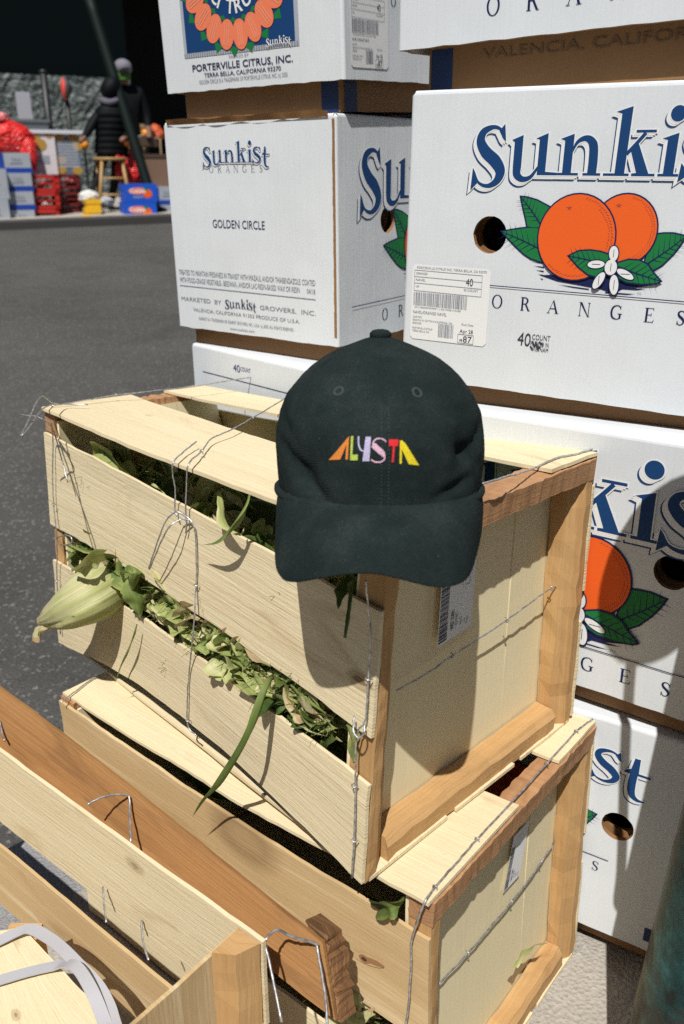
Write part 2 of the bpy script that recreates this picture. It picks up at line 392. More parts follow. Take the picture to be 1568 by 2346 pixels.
EMB = dict(
    UL=[(117.3, 181.8), (123.6, 181.3), (133.5, 179.0), (146.3, 173.4), (143.6, 166.2), (139.7, 161.3), (137.7, 155.1), (132.5, 154.9), (126.1, 155.6), (124.0, 162.4), (120.6, 171.9)],
    ML=[(101.1, 150.5), (110.2, 152.4), (119.1, 154.0), (128.8, 155.4), (141.7, 155.1), (141.4, 146.7), (141.7, 136.9), (144.8, 124.7), (132.5, 127.5), (124.9, 131.5), (115.0, 139.0)],
    RR=[(238.7, 153.7), (248.6, 155.3), (256.2, 155.6), (267.0, 153.7), (263.6, 146.4), (258.8, 138.5), (251.0, 128.9), (243.2, 123.4), (235.3, 126.5), (236.1, 134.4), (238.6, 143.8)],
    BL=[(168.1, 132.3), (177.0, 137.0), (186.9, 138.3), (197.0, 137.5), (205.2, 135.3), (204.9, 127.7), (200.9, 120.2), (195.6, 115.5), (187.9, 116.9), (178.6, 122.8)],
    BR=[(212.9, 128.9), (222.2, 132.2), (231.7, 132.1), (239.3, 128.9), (244.1, 123.0), (252.2, 115.7), (248.6, 113.4), (236.2, 111.9), (223.2, 112.6), (215.5, 115.6), (213.0, 121.8)],
    base=[(143.1, 113.3), (152.2, 114.4), (169.9, 113.1), (186.6, 116.6), (196.0, 121.1), (215.4, 123.9), (229.6, 114.4), (252.5, 113.7), (234.9, 109.3), (219.2, 106.2), (213.2, 101.7), (201.2, 104.8), (180.6, 107.0), (159.6, 109.0)])
VEINS = dict(UL=((117.3, 181.8), (139, 158)), ML=((101.1, 150.5), (142, 136)), RR=((267, 153.7), (238, 129)), BL=((168.1, 132.3), (205, 126)), BR=((252.2, 115.7), (213, 126)))
def emblem(fl, cx, cy, k, b0=0):
    T = Pen(fl, cx, cy, k, 190, 100.0)
    T.set('dnavy', b0); T.pol(EMB['base'])
    for j in range(5):
        y = 125 - j * 3.6; T.pol([(133 + j * 2.5, y), (146, y - .2), (146, y - 1.4)])
    T.pol([(160, 106.3), (190, 104.6), (190, 103.6), (175, 104.5)]); T.pol([(205, 103), (232, 103), (224, 102), (205, 102)]); T.pol([(216, 108), (240, 108), (232, 106.6), (216, 106.4)])
    def leaf(n, b):
        T.set('dnavy', b, grow=.9); T.pol(EMB[n]); T.set('green', b + 1, grow=-.5); T.pol(EMB[n])
        a, e = V(VEINS[n][0]), V(VEINS[n][1]); d = e - a; nn = V((-d.y, d.x)).normalized(); L = d.length
        T.set('dnavy', b + 2)
        T.rib([tuple(a), tuple(a + d * .5 + nn * .6), tuple(e)], [.6, 1.1, 1.3])
        for j in range(1, 7):
            t = j / 7.2; c = a + d * t; wl = L * .30 * sin(pi * min(1, t * .8 + .12))
            for sg in (1, -1):
                tip = c + nn * sg * wl - d.normalized() * wl * .75
                T.pol([tuple(c), tuple(c + d.normalized() * .9), tuple(tip)])
    for n in ('UL', 'ML', 'RR'): leaf(n, b0 + 1)
    def orange(c, rx, ry, b):
        T.set('dnavy', b); T.ell(c, rx + 1.4, ry + 1.4); T.set('orange', b + 1); T.ell(c, rx, ry)
        T.set('dnavy', b + 2); q = random.Random(3)
        for j in range(46):
            a = -2.35 + j * .082
            for rr in (.95, .87):
                r0 = rr - .02 * q.random(); r1 = r0 - (.045 if rr > .9 else .03) - .02 * q.random()
                a2 = a + .05
                p = lambda r, t: (c[0] + rx * r * cos(t), c[1] + ry * r * sin(t))
                if rr < .9 and not -1.2 < a < .9: continue
                T.pol([p(r0, a), p(r0, a + .022), p(r1, a2 + .03)])
        for j in range(5):
            a = j * 1.256 + .4; s0 = (c[0] - rx * .25, c[1] + ry * .68)
            T.pol([(s0[0] + .6 * cos(a + .6), s0[1] + .6 * sin(a + .6)), (s0[0] + 3 * cos(a), s0[1] + 2.2 * sin(a)), (s0[0] + .6 * cos(a - .6), s0[1] + .6 * sin(a - .6))])
    orange((214.6, 156.5), 27.8, 29.2, b0 + 4); orange((173, 148.2), 34.9, 36.6, b0 + 7)
    leaf('BL', b0 + 10); leaf('BR', b0 + 10)
    for c, rx, ry, ro in (((208.7, 136.5), 4, 6.4, .1), ((194.3, 126.4), 7.6, 3.3, .1), ((198.4, 112.6), 3.6, 8.2, -.5), ((212.4, 109.8), 3.9, 8.6, .12), ((221, 119.6), 8.2, 3.1, -.42), ((207.7, 124.6), 5.4, 6.6, 0)):
        kk = k / 1000; cc = T.q(c)
        fl.ell(cc, (rx + 1) * kk, (ry + 1) * kk, 'dnavy', b0 + 13, ro, 24); fl.ell(cc, rx * kk, ry * kk, 'white', b0 + 14, ro, 24)
        fl.line((cc[0] - rx * .5 * kk * (1 if rx > ry else 0), cc[1] - ry * .5 * kk * (1 if ry > rx else 0)), (cc[0] + rx * .5 * kk * (1 if rx > ry else 0), cc[1] + ry * .5 * kk * (1 if ry > rx else 0) + .0001), .5 * kk, 'dnavy', b0 + 15)
def barcode(fl, u0, v0, u1, v1, m, band, seed=1, dens=34, vert=False):
    q = random.Random(seed); x = 0.0; W = (v1 - v0) if vert else (u1 - u0)
    while x < W * .98:
        b = W / dens * q.choice((.35, .35, .6, .9)); g = W / dens * q.choice((.3, .45, .7))
        if vert: fl.rect(u0, v0 + x, u1, v0 + min(x + b, W), m, band)
        else: fl.rect(u0 + x, v0, u0 + min(x + b, W), v1, m, band)
        x += b + g
def ship_label(parent, face, u0, v0, u1, v1, seed, name='shipping_label'):
    o, U, Vv = face; fl = Flat(o, U, Vv, .0006); w_, h_ = u1 - u0, v1 - v0
    def X(a): return u0 + a * w_
    def Y(b): return v0 + b * h_
    fl.poly([(u0, v0 + .003), (u0 + .003, v0), (u1 - .003, v0), (u1, v0 + .003), (u1, v1 - .003), (u1 - .003, v1), (u0 + .003, v1), (u0, v1 - .003)], 'white', 0)
    fl.text('PORTERVILLE CITRUS INC. TERRA BELLA, CA 93270', X(.06), Y(.945), X(.95), h_ * .03, 'grey', 2)
    for a in (.925, .84, .755, .655): fl.line((X(.03), Y(a)), (X(.9), Y(a - .012)), .0004, 'grey', 2)
    fl.line((X(.03), Y(.925)), (X(.03), Y(.655)), .0004, 'grey', 2); fl.line((X(.9), Y(.913)), (X(.9), Y(.643)), .0004, 'grey', 2)
    fl.text('ORANGE', X(.05), Y(.87), X(.2), h_ * .03, 'grey', 2); fl.text('NAVEL', X(.05), Y(.785), X(.18), h_ * .03, 'grey', 2); fl.text('USA', X(.05), Y(.70), X(.1), h_ * .028, 'grey', 2)
    fl.text('40', X(.70), Y(.77), X(.79), h_ * .095, 'black', 2); fl.text('95 COUNT', X(.68), Y(.70), X(.86), h_ * .03, 'grey', 2)
    barcode(fl, X(.03), Y(.46), X(.74), Y(.635), 'grey', 2, seed, 46)
    fl.text('(01)10605049430401 (13)210428 (10)485', X(.05), Y(.425), X(.66), h_ * .024, 'grey', 2)
    fl.text('NAVEL/ORANGE NAVEL', X(.03), Y(.35), X(.48), h_ * .04, 'grey', 2)
    for j, (t, e) in enumerate((('CARTON', .12), ('GROWN IN: CA/TVE IN CALIFORNIA, USA', .53), ('SEEDLESS', .12))): fl.text(t, X(.03), Y(.29 - j * .042), X(.03 + e), h_ * .026, 'grey', 2)
    fl.text('Pack Date', X(.68), Y(.25), X(.83), h_ * .028, 'grey', 2); fl.text('Apr 28', X(.66), Y(.15), X(.83), h_ * .05, 'black', 2)
    fl.text('PORTERVILLE CITRUS', X(.03), Y(.14), X(.3), h_ * .026, 'grey', 2); fl.text('TERRA BELLA, CA', X(.03), Y(.10), X(.26), h_ * .026, 'grey', 2)
    barcode(fl, X(.38), Y(.06), X(.58), Y(.24), 'grey', 2, seed + 5, 18)
    for a, b in (((.64, .015), (.84, .015)), ((.64, .13), (.84, .13)), ((.64, .015), (.64, .13)), ((.84, .015), (.84, .13))): fl.line((X(a[0]), Y(a[1])), (X(b[0]), Y(b[1])), .0005, 'grey', 2)
    fl.text('48', X(.66), Y(.035), X(.70), h_ * .035, 'black', 2); fl.text('87', X(.71), Y(.028), X(.82), h_ * .085, 'black', 2)
    return fl.build(name, parent)

# ------------------------------------------------------------------ cartons
CL, CW, CH, CG = .44583, .29337, .273, .024465
def shell(mb, W, D, z0, z1, holes, m=0, r=.004, th=.006, top=True, jag=.0006, seed=1, inner=True):
    """open-bottomed (or open-topped) box walls with round hand holes; holes: {side:[(u,v,r)]}"""
    q = random.Random(seed)
    sides = {'front': (V((0, 0, 0)), V((1, 0, 0)), W), 'right': (V((W, 0, 0)), V((0, 1, 0)), D), 'back': (V((W, D, 0)), V((-1, 0, 0)), W), 'left': (V((0, D, 0)), V((0, -1, 0)), D)}
    for sname, (o, U, L) in sides.items():
        N = U.cross(V((0, 0, 1))).normalized()
        nb = 26
        bot = [(r + (L - 2 * r) * k / nb, z0 + (q.random() - .5) * 2 * jag) for k in range(nb + 1)]
        loop = bot + [(L - r, z1 - r), (r, z1 - r)]
        hl = []
        for (hu, hv, hr) in holes.get(sname, ()):
            hl.append([(hu + hr * cos(2 * pi * k / 32) * (1 + .03 * q.random()), hv + hr * sin(2 * pi * k / 32) * (1 + .03 * q.random())) for k in range(32)])
        def put(loop, hl, off):
            loops = [[V((x, y, 0)) for x, y in l] for l in (loop, *hl)]
            tri = tessellate_polygon(loops); allp = [p for l in loops for p in l]
            ids = [mb.vert(o + U * p.x + V((0, 0, p.y)) + N * off) for p in allp]
            for t in tri: mb.face([ids[i] for i in t], m)
            return ids
        a = put(loop, hl, 0)
        b = put(loop, hl, -th) if inner else None
        if inner:
            for k in range(nb): mb.face((a[k], a[k + 1], b[k + 1], b[k]), m + 1)
            base = len(loop)
            for h in hl:
                for k in range(len(h)):
                    i, j = base + k, base + (k + 1) % len(h); mb.face((a[i], a[j], b[j], b[i]), m + 1)
                base += len(h)
        # rounded vertical corner
        U2 = V((0, 0, 1)).cross(U).normalized() * -1
        for k in range(4):
            t0, t1 = pi / 2 * k / 4, pi / 2 * (k + 1) / 4
            c = o + U * (L - r) - N * r
            p0, p1 = c + N * r * cos(t0) + U * r * sin(t0), c + N * r * cos(t1) + U * r * sin(t1)
            mb.poly([p0 + V((0, 0, z0)), p1 + V((0, 0, z0)), p1 + V((0, 0, z1 - r)), p0 + V((0, 0, z1 - r))], m)
        # rounded top edge
        if top:
            for k in range(3):
                t0, t1 = pi / 2 * k / 3, pi / 2 * (k + 1) / 3
                c0, c1 = o + U * r - N * r, o + U * (L - r) - N * r
                def e(c, t): return c + N * r * cos(t) + V((0, 0, z1 - r + r * sin(t)))
                mb.poly([e(c0, t0), e(c1, t0), e(c1, t1), e(c0, t1)], m)
            # corner ball patch
            c = o + U * (L - r) - N * r
            mb.poly([c + N * r + V((0, 0, z1 - r)), c + U * r + V((0, 0, z1 - r)), c + V((0, 0, z1))], m)
    if top:
        mb.poly([V((r, r, z1)), V((W - r, r, z1)), V((W - r, D - r, z1)), V((r, D - r, z1))], m)
def rmat(yaw, pit, rol):
    y, p, q = R(yaw), R(pit), R(rol)
    return (Matrix.Rotation(y, 3, 'Z') @ Matrix.Rotation(p, 3, 'X') @ Matrix.Rotation(q, 3, 'Y'))
def carton(pos, rot, kind, art, label, gap=CG, seed=1, extra=None, blue='', ins=.0155):
    """kind 'long': long side is local front; kind 'end': short side is local front, long side is local right"""
    W, D = (CL, CW) if kind == 'long' else (CW, CL)
    root = empty('orange_carton', cr(*pos), label, 'carton', 'stacked white orange cartons', rmat(*rot))
    hu = {'A': ((.0897, .147), (.29, .147)), 'B': ((.1118, .150), (.335, .150))}[art]
    hr = .0166
    H = {'long': {'front': [(u, v, hr) for u, v in hu], 'back': [(CL - u, v, hr) for u, v in hu]}, 'end': {'right': [(u, v, hr) for u, v in hu], 'left': [(CL - u, v, hr) for u, v in hu]}}[kind]
    lid = MB(); shell(lid, W, D, 0, CH, H, 0, seed=seed); lid.build('lid', [WHITE, KRAFT], root)
    pass
    Hb = {k: [(u - ins if k in ('front', 'right') else u - ins, v, hr * .97) for u, v, _ in l] for k, l in H.items()}
    sub = MB(); shell(sub, W - 2 * ins, D - 2 * ins, -gap, CH - .012, Hb, 0, top=False, r=.005, seed=seed + 9, jag=.0003)
    sub.poly([V((0, 0, -gap + .001)), V((W - 2 * ins, 0, -gap + .001)), V((W - 2 * ins, D - 2 * ins, -gap + .001)), V((0, D - 2 * ins, -gap + .001))], 0)
    sub.v = [(x + ins, y + ins, z) for x, y, z in sub.v]
    bo = sub.build('base', [KRAFT, KRAFT], root)
    if blue:
        for o, U, L, sd_ in ((V((ins, ins, 0)), V((1, 0, 0)), W - 2 * ins, 'front'), (V((W - ins, ins, 0)), V((0, 1, 0)), D - 2 * ins, 'side')):
            for x0, x1, en_ in ((.005, .03, 'start'), (L - .03, L - .005, 'end')):
                if (sd_ + en_) not in blue: continue
                fl = Flat(o, U, (0, 0, 1), .0004); fl.rect(x0, -gap, x1, .0, 'bluep'); fl.build('printed_corner', root)
    face_long = ((0, 0, 0), (1, 0, 0), (0, 0, 1)) if kind == 'long' else ((W, 0, 0), (0, 1, 0), (0, 0, 1))
    fl = Flat(*face_long)
    if art == 'A':
        sunkist(fl, .190, .2004, 1.0); emblem(fl, .190, .1000, 1.0)
        fl.line((.094, .1006), (.286, .0998), .0009, 'dnavy', 6); oranges_word(fl, (.1025, .1307, .1582, .1881, .2170, .2464, .2732), .0797, .0125, 'dnavy', 0)
        fl.text('TM', .233, .103, .2365, .0018, 'grey', 1)
    else:
        sunkist(fl, .226, .1755, 1.46); emblem(fl, .226, .0475, 1.40)
        fl.line((.028, .0470), (.418, .0475), .0011, 'dnavy', 6); oranges_word(fl, (.1069, .1464, .1859, .2254, .2649, .3045, .344), .0201, .0158, 'dnavy', 0)
        fl.text('TM', .286, .0505, .292, .0026, 'grey', 1)
    fl.build('printed_artwork', root)
    if extra: extra(root, W, D)
    return root
FRONT = ((0, 0, 0), (1, 0, 0), (0, 0, 1))
def ex_MR(root, W, D):
    ship_label(root, FRONT, .0095, .041, .0940, .1155, 4)
    fl = Flat(*FRONT)
    fl.text('40', .1262, .0470, .1395, .0125, 'black', 1, rot=-.05); fl.text('COUNT', .141, .0535, .159, .0050, 'black', 1)
    fl.text('PACKED IN', .140, .0475, .158, .0042, 'black', 1); fl.text('VIETNAM', .142, .0425, .158, .0040, 'black', 1)
    for j in range(6): fl.line((.140 + j * .0016, .047 + (j % 2) * .005), (.1425 + j * .002, .0435 + (j % 3) * .003), .0016, 'black', 2)
    fl.build('count_stamp', root)
def ex_ML(root, W, D):
    mb = MB(); q = random.Random(5)
    for k in range(24):
        z0, z1 = .012 + k * (CH - .018) / 24, .012 + (k + 1) * (CH - .018) / 24; w0, w1 = .0012 + .0008 * q.random(), .0012 + .0008 * q.random()
        mb.poly([V((W - .0040 - w0, -.0006, z0)), V((W - .0018, -.0006, z0)), V((W - .0018, -.0006, z1)), V((W - .0040 - w1, -.0006, z1))])
    mb.build('torn_edge', KRAFT, root)
    mb = MB()
    def flap(a, b): return V((.01 + (W - .02) * a, -.0015 - .006 * b * abs(nz(a * 4, 1)) - .002 * b, CH - .004 + .0065 * b + .004 * b * nz(a * 5, 3)))
    mb.grid(flap, 40, 3); o = mb.build('loose_flap', KRAFT, root)
    fl = Flat(*FRONT); sunkist(fl, .1306, .2213, .475); fl.build('brand_print', root)
    fl = Flat(*FRONT)
    for ch, u in zip('ORANGES', (.0865, .1015, .1165, .1310, .1460, .1605, .1745)): cap_letter(fl, ch, u, .2095, .0088, 'grey', 0)
    fl.build('printed_word', root); fl = Flat(*FRONT)
    fl.text('GOLDEN CIRCLE', .0831, .1403, .1767, .0105, 'dnavy', 1)
    fl.build('printed_grade', root); fl = Flat(*FRONT)
    fl.text('TREATED TO MAINTAIN FRESHNESS IN TRANSIT WITH IMAZALIL AND/OR THIABENDAZOLE. COATED', .0094, .0745, .2579, .0070, 'grey', 1)
    fl.text('WITH FOOD-GRADE VEGETABLE-, BEESWAX-, AND/OR LAC-RESIN-BASED WAX OR RESIN', .0098, .0640, .2322, .0070, 'grey', 1)
    fl.text('04/18', .2440, .0640, .2575, .0062, 'grey', 1)
    fl.line((.0092, .0590), (.2582, .0571), .0007, 'dnavy', 1)
    fl.text('MARKETED  BY', .0103, .0380, .090, .0058, 'grey', 1); fl.text('GROWERS,  INC.', .162, .0370, .2577, .0058, 'grey', 1)
    fl.text('VALENCIA, CALIFORNIA 91355 PRODUCE OF U.S.A.', .0329, .0245, .2307, .0048, 'grey', 1)
    fl.text('SUNKIST IS A TRADEMARK OF SUNKIST GROWERS, INC., U.S.A. (c) 2020. ALL RIGHTS RESERVED.', .0429, .0130, .2203, .0042, 'grey', 1)
    fl.text('www.sunkist.com', .1041, .0044, .1498, .0040, 'grey', 1)
    fl.build('printed_notice', root)
    fl = Flat(*FRONT); sunkist(fl, .1262, .0358, .236, 'dnavy', False); fl.build('brand_print', root)
def ex_TL(root, W, D):
    fl = Flat(*FRONT)
    fl.rect(.0408, .0385, .2303, .265, 'lgrey', 0)
    for j in range(48): fl.rect(.041 + j * .00395, .0387, .0418 + j * .00395 + .0009, .0438, 'grey', 1)
    fl.rect(.0462, .0442, .2245, .258, 'navy', 2)
    c = (.133, .1280)
    for j in range(20):
        a = -pi / 2 + j * 2 * pi / 20 + .1; p = (c[0] + .0705 * cos(a), c[1] + .0705 * sin(a))
        for sg in (-1, 1):
            t = a + sg * .16
            fl.poly([(c[0] + .080 * cos(a), c[1] + .080 * sin(a)), (c[0] + .094 * cos(t), c[1] + .094 * sin(t)), (c[0] + .084 * cos(t + .04), c[1] + .084 * sin(t + .04))], 'green', 3)
            fl.poly([(c[0] + .058 * cos(a), c[1] + .058 * sin(a)), (c[0] + .051 * cos(t), c[1] + .051 * sin(t)), (c[0] + .057 * cos(t + .05), c[1] + .057 * sin(t + .05))], 'green', 3)
        fl.ell(p, .0172, .0128, 'dnavy', 4 + (j % 2), a, 24); fl.ell(p, .0166, .0121, 'peach', 6 + (j % 2), a, 24)
        for q_ in (-.45, 0, .45): fl.line((p[0] + .012 * cos(a) - .0075 * q_ * sin(a), p[1] + .012 * sin(a) + .0075 * q_ * cos(a)), (p[0] - .012 * cos(a) - .0075 * q_ * sin(a), p[1] - .012 * sin(a) + .0075 * q_ * cos(a)), .0011, 'lpeach', 8 + (j % 2))
    v = 'CITRUS'
    for j, ch in enumerate(v):
        a = -pi / 2 + (j - 2.5) * .34; fl.text(ch, c[0] + .0475 * cos(a) - .006 * cos(a + pi / 2), c[1] + .0475 * sin(a) - .006 * sin(a + pi / 2), None, .015, 'white', 6, .02, a + pi / 2)
    sunkist(fl, .2000, .0428, .155, 'white', False, b0=8)
    fl.text('PACKED BY', .118, .0335, .151, .0036, 'grey', 1)
    fl.text('PORTERVILLE CITRUS, INC.', .0530, .0228, .2195, .0075, 'dnavy', 1, .012)
    fl.text('TERRA BELLA, CALIFORNIA 93270', .0730, .0150, .2005, .0048, 'dnavy', 1, .008)
    fl.text('GOLDEN CIRCLE IS A TRADEMARK OF PORTERVILLE CITRUS, INC. (c) 2020', .0629, .0080, .2103, .0045, 'grey', 1)
    fl.build('printed_emblem', root)
    ship_label(root, ((W, 0, 0), (0, 1, 0), (0, 0, 1)), .0135, .0128, .090, .0900, 8)
def ex_LL(root, W, D):
    fl = Flat(*FRONT)
    fl.line((.026, .2345), (.235, .2345), .0011, 'dnavy', 1); fl.text('40', .1010, .2465, .1165, .0105, 'navy', 1); fl.text('COUNT', .118, .2495, .140, .0060, 'navy', 1)
    fl.build('count_stamp', root)
def ex_TR(root, W, D):
    fl = Flat((.022, .022, 0), (1, 0, 0), (0, 0, 1), .0008)
    fl.text('VALENCIA, CALIFORNIA  91355', .064, -.0125, .36, .0090, 'brownink', 1); fl.build('printed_notice', root)
def ex_BR(root, W, D):
    fl = Flat(*FRONT); fl.rect(.3335, .0130, .346, .0310, 'bluep', 1); fl.build('printed_corner', root)

carton((-.24087, 1.25559, -.207795), (-36.34, .52, -.31), 'end', 'B', 'white carton with GOLDEN CIRCLE on its plain end, middle of the left stack', extra=ex_ML, seed=2)
carton((-.2336, 1.2464, .0995), (-36.3, 2.77, -.23), 'end', 'A', 'white carton with a navy panel and ring of oranges, topmost of the left stack', extra=ex_TL, seed=3, gap=.033, blue=('frontend', 'sidestart'))
carton((-.2235, 1.2525, -.50526), (-45.5, .19, -.11), 'end', 'B', 'white carton showing just its stamped top edge behind the upper crate', extra=ex_LL, seed=4)
carton((-.235, 1.245, -.80273), (-45, 0, 0), 'end', 'A', 'white carton at the foot of the left stack, behind the crates', seed=5)
carton((.06258, .88767, -.199395), (-31.7, -.35, .59), 'long', 'A', 'white carton with the whole two-orange picture and a shipping label beside it', extra=ex_MR, seed=6)
carton((.0394, .8985, -.4969), (-37.07, .38, -1.06), 'long', 'B', 'white carton with a larger orange print half in shadow, behind the upper crate', seed=7, gap=.023)
carton((.0449, .8542, -.7943), (-31.29, -1.33, -.32), 'long', 'A', 'white carton at the foot of the right stack beside the teal post', extra=ex_BR, seed=8)
carton((.055955, .95985, .115605), (-38.26, .29, -.41), 'long', 'B', 'white carton above a wide brown strip, topmost of the right stack', extra=ex_TR, seed=9, gap=.042, ins=.022, blue=('frontstart',))

# ------------------------------------------------------------------ ground
def zg(x, y):                                          # near pavement plane, sloping down to the gutter
    return -.8227 + .0172 * (x - .0728) - .0532 * (y - .4695) + CZ
def zroad(x, y): return -.95 + .0426 * (y - 1.2) + CZ
def m_ground(name, c0, c1, spk, scale, rough=.9, big=.6, bump=.6):
    m = mat(name, c0, rough, spec=.25); g = NG(m); o = g.obj()
    a = g.noise(o, scale, 3, .7); b = g.noise(o, big, 5, .6); v = g.n('ShaderNodeTexVoronoi'); g.l(o, v.inputs['Vector']); v.inputs['Scale'].default_value = scale * .9
    c = g.ramp(g.math('ADD', g.math('MULTIPLY', a, .6), g.math('MULTIPLY', b, .4)), [(.36, c1), (.62, c0)])
    s = g.ramp(v.outputs['Color'], [(.78, (0, 0, 0)), (.86, (1, 1, 1))])
    c = g.mix(g.math('MULTIPLY', s, .6), c, spk)
    st = g.noise(g.scale(o, (.8, 1.3, 1)), 1.6, 7, .7, 1.2)
    c = g.mix(g.math('MULTIPLY', g.ramp(st, [(.5, (0, 0, 0)), (.72, (1, 1, 1))]), .35), c, tuple(x * .5 for x in c1))
    g.col(c); g.bump(g.math('ADD', a, v.outputs['Distance']), bump, .003); return m
ASPH = m_ground('asphalt', (.096, .093, .086), (.050, .049, .046), (.26, .25, .235), 190, big=.9, bump=.9)
CONC = m_ground('pavement_concrete', (.40, .37, .325), (.30, .275, .24), (.48, .46, .42), 220, big=3)
STONE = m_ground('granite_kerb', (.33, .33, .33), (.22, .22, .23), (.45, .45, .45), 320, big=5)
g = MB()
def gnear(a, b):
    x, y = -30 + 60 * a, -6 + 18 * b
    return V((x, y, zroad(x, y)))
g.grid(gnear, 60, 20); tag(g.build('road', ASPH), kind='structure')
# near pavement: a slab whose kerb runs behind the cartons
kd, kn = V((.755, .656, 0)), V((.656, -.755, 0)); k0 = V((-.43, .93, 0))
g = MB()
def slab(a, b):
    p = k0 + kd * (-6 + 14 * a) + kn * (.15 + 7 * b); return V((p.x, p.y, zg(p.x, p.y)))
g.grid(slab, 40, 20); tag(g.build('pavement', CONC), kind='structure')
g = MB()
def kerb(a, b):
    s = -6 + 14 * a; prof = [(.150, 0), (.012, 0), (.004, -.003), (0, -.012), (0, -.2)]
    off, dz = prof[int(round(b * 4))]; p = k0 + kd * s + kn * off
    return V((p.x, p.y, zg(p.x, p.y) + dz + nz(s * 9, off * 30) * .003))
g.grid(kerb, 200, 4); tag(g.build('kerb', STONE), kind='structure')

# ------------------------------------------------------------------ pallets under the carton stacks
PAL = wood('weathered_pallet_wood', (.30, .25, .19), (.20, .16, .12), (.1, .08, .06))
def pallet(cx, cy, yaw, ztop, label):
    root = empty('pallet', (cx, cy, ztop - .03), label, 'pallet', None, Matrix.Rotation(R(yaw), 3, 'Z'))
    for k in range(5):
        mb = MB(); mb.box((0, (k - 2) * .085, .026), (.50, .065, .008), seed=k); mb.build('deck_board', PAL, root)
    for k in range(3):
        mb = MB(); mb.box(((k - 1) * .21, 0, .001), (.05, .42, .0415), seed=k + 5); mb.build('bearer', PAL, root)
    return root
pallet(.32, .98, -31, -.7943 - .02447 + CZ, 'weathered low pallet under the right carton stack')
pallet(.06, 1.36, 40, -.80273 - .02447 + CZ, 'weathered low pallet under the left carton stack')

# ------------------------------------------------------------------ wire-bound corn crates
class Crate:
    def __init__(s, c, name, label, scale=.965):
        s.c = {k: V(v) * scale + V((0, 0, CZ)) for k, v in c.items()}
        s.L = (s.c[1, 0, 0] - s.c[0, 0, 0]).length; s.W = (s.c[1, 1, 0] - s.c[1, 0, 0]).length; s.H = (s.c[1, 0, 1] - s.c[1, 0, 0]).length
        s.root = empty(name, s.P(.5, .5, 0), label, 'crate', 'wire-bound corn crates')
        s.nf = (s.c[1, 0, 0] - s.c[0, 0, 0]).cross(s.c[1, 0, 1] - s.c[1, 0, 0]).normalized()
        s.ne = (s.c[1, 1, 0] - s.c[1, 0, 0]).cross(s.c[1, 0, 1] - s.c[1, 0, 0]).normalized()
        s.nt = (s.c[1, 0, 1] - s.c[0, 0, 1]).cross(s.c[1, 1, 1] - s.c[1, 0, 1]).normalized()
        if s.nf.y > 0: s.nf = -s.nf
        if s.ne.x < 0: s.ne = -s.ne
        if s.nt.z < 0: s.nt = -s.nt
    def P(s, u, v, w):
        c = s.c; o = V()
        for i in (0, 1):
            for j in (0, 1):
                for k in (0, 1): o += c[i, j, k] * ((u if i else 1 - u) * (v if j else 1 - v) * (w if k else 1 - w))
        return o
    def plane(s, which, off=0):
        return {'f': (s.c[1, 0, 0] + s.nf * off, s.nf), 'e': (s.c[1, 0, 0] + s.ne * off, s.ne), 't': (s.c[1, 0, 1] + s.nt * off, s.nt)}[which]
    def px(s, which, x, y, off=0):
        p0, n = s.plane(which, off); d = ray(x, y); return CAMP + d * ((p0 - CAMP).dot(n) / d.dot(n))
    def add(s, name, mb, mats, smooth=False, parent=None): return wbuild(mb, name, mats, parent or s.root, smooth)
def board(mb, f, L, Wd, th, seed, nu=40, nw=5, rag=.0009, m=0, t=.5, ragu=.0012):
    """thin veneer board; f(s, q) is its mid surface"""
    q0 = random.Random(seed); sd = q0.random() * 50
    def qq(s_, q):
        if q in (0, 1): return q + (nz(s_ * L * 260, sd, q * 9) * rag + nz(s_ * L * 30, sd + 5, q * 7) * rag * 1.5) / Wd
        return q
    def ss(s_, q):
        if s_ in (0, 1): return s_ + nz(q * Wd * 300, sd + 2, s_ * 9) * ragu / L
        return s_
    def nrm(a, b):
        e = 1e-3; du = f(a + e, b) - f(a - e, b); dv = f(a, b + e) - f(a, b - e); return du.cross(dv).normalized()
    ids = []
    for sg in (1, -1):
        rows = []
        for i in range(nu + 1):
            r_ = []
            for j in range(nw + 1):
                a, b = ss(i / nu, j / nw), qq(i / nu, j / nw)
                r_.append(mb.vert(f(a, b) + nrm(a, b) * (sg * th / 2), (i / nu * L, b * Wd, sd), t))
            rows.append(r_)
        ids.append(rows)
    A, B = ids
    for i in range(nu):
        for j in range(nw):
            mb.face((A[i][j], A[i + 1][j], A[i + 1][j + 1], A[i][j + 1]), m); mb.face((B[i][j + 1], B[i + 1][j + 1], B[i + 1][j], B[i][j]), m)
        mb.face((A[i][0], B[i][0], B[i + 1][0], A[i + 1][0]), m); mb.face((A[i][nw], A[i + 1][nw], B[i + 1][nw], B[i][nw]), m)
    for j in range(nw):
        mb.face((A[0][j], A[0][j + 1], B[0][j + 1], B[0][j]), m); mb.face((A[nu][j], B[nu][j], B[nu][j + 1], A[nu][j + 1]), m)
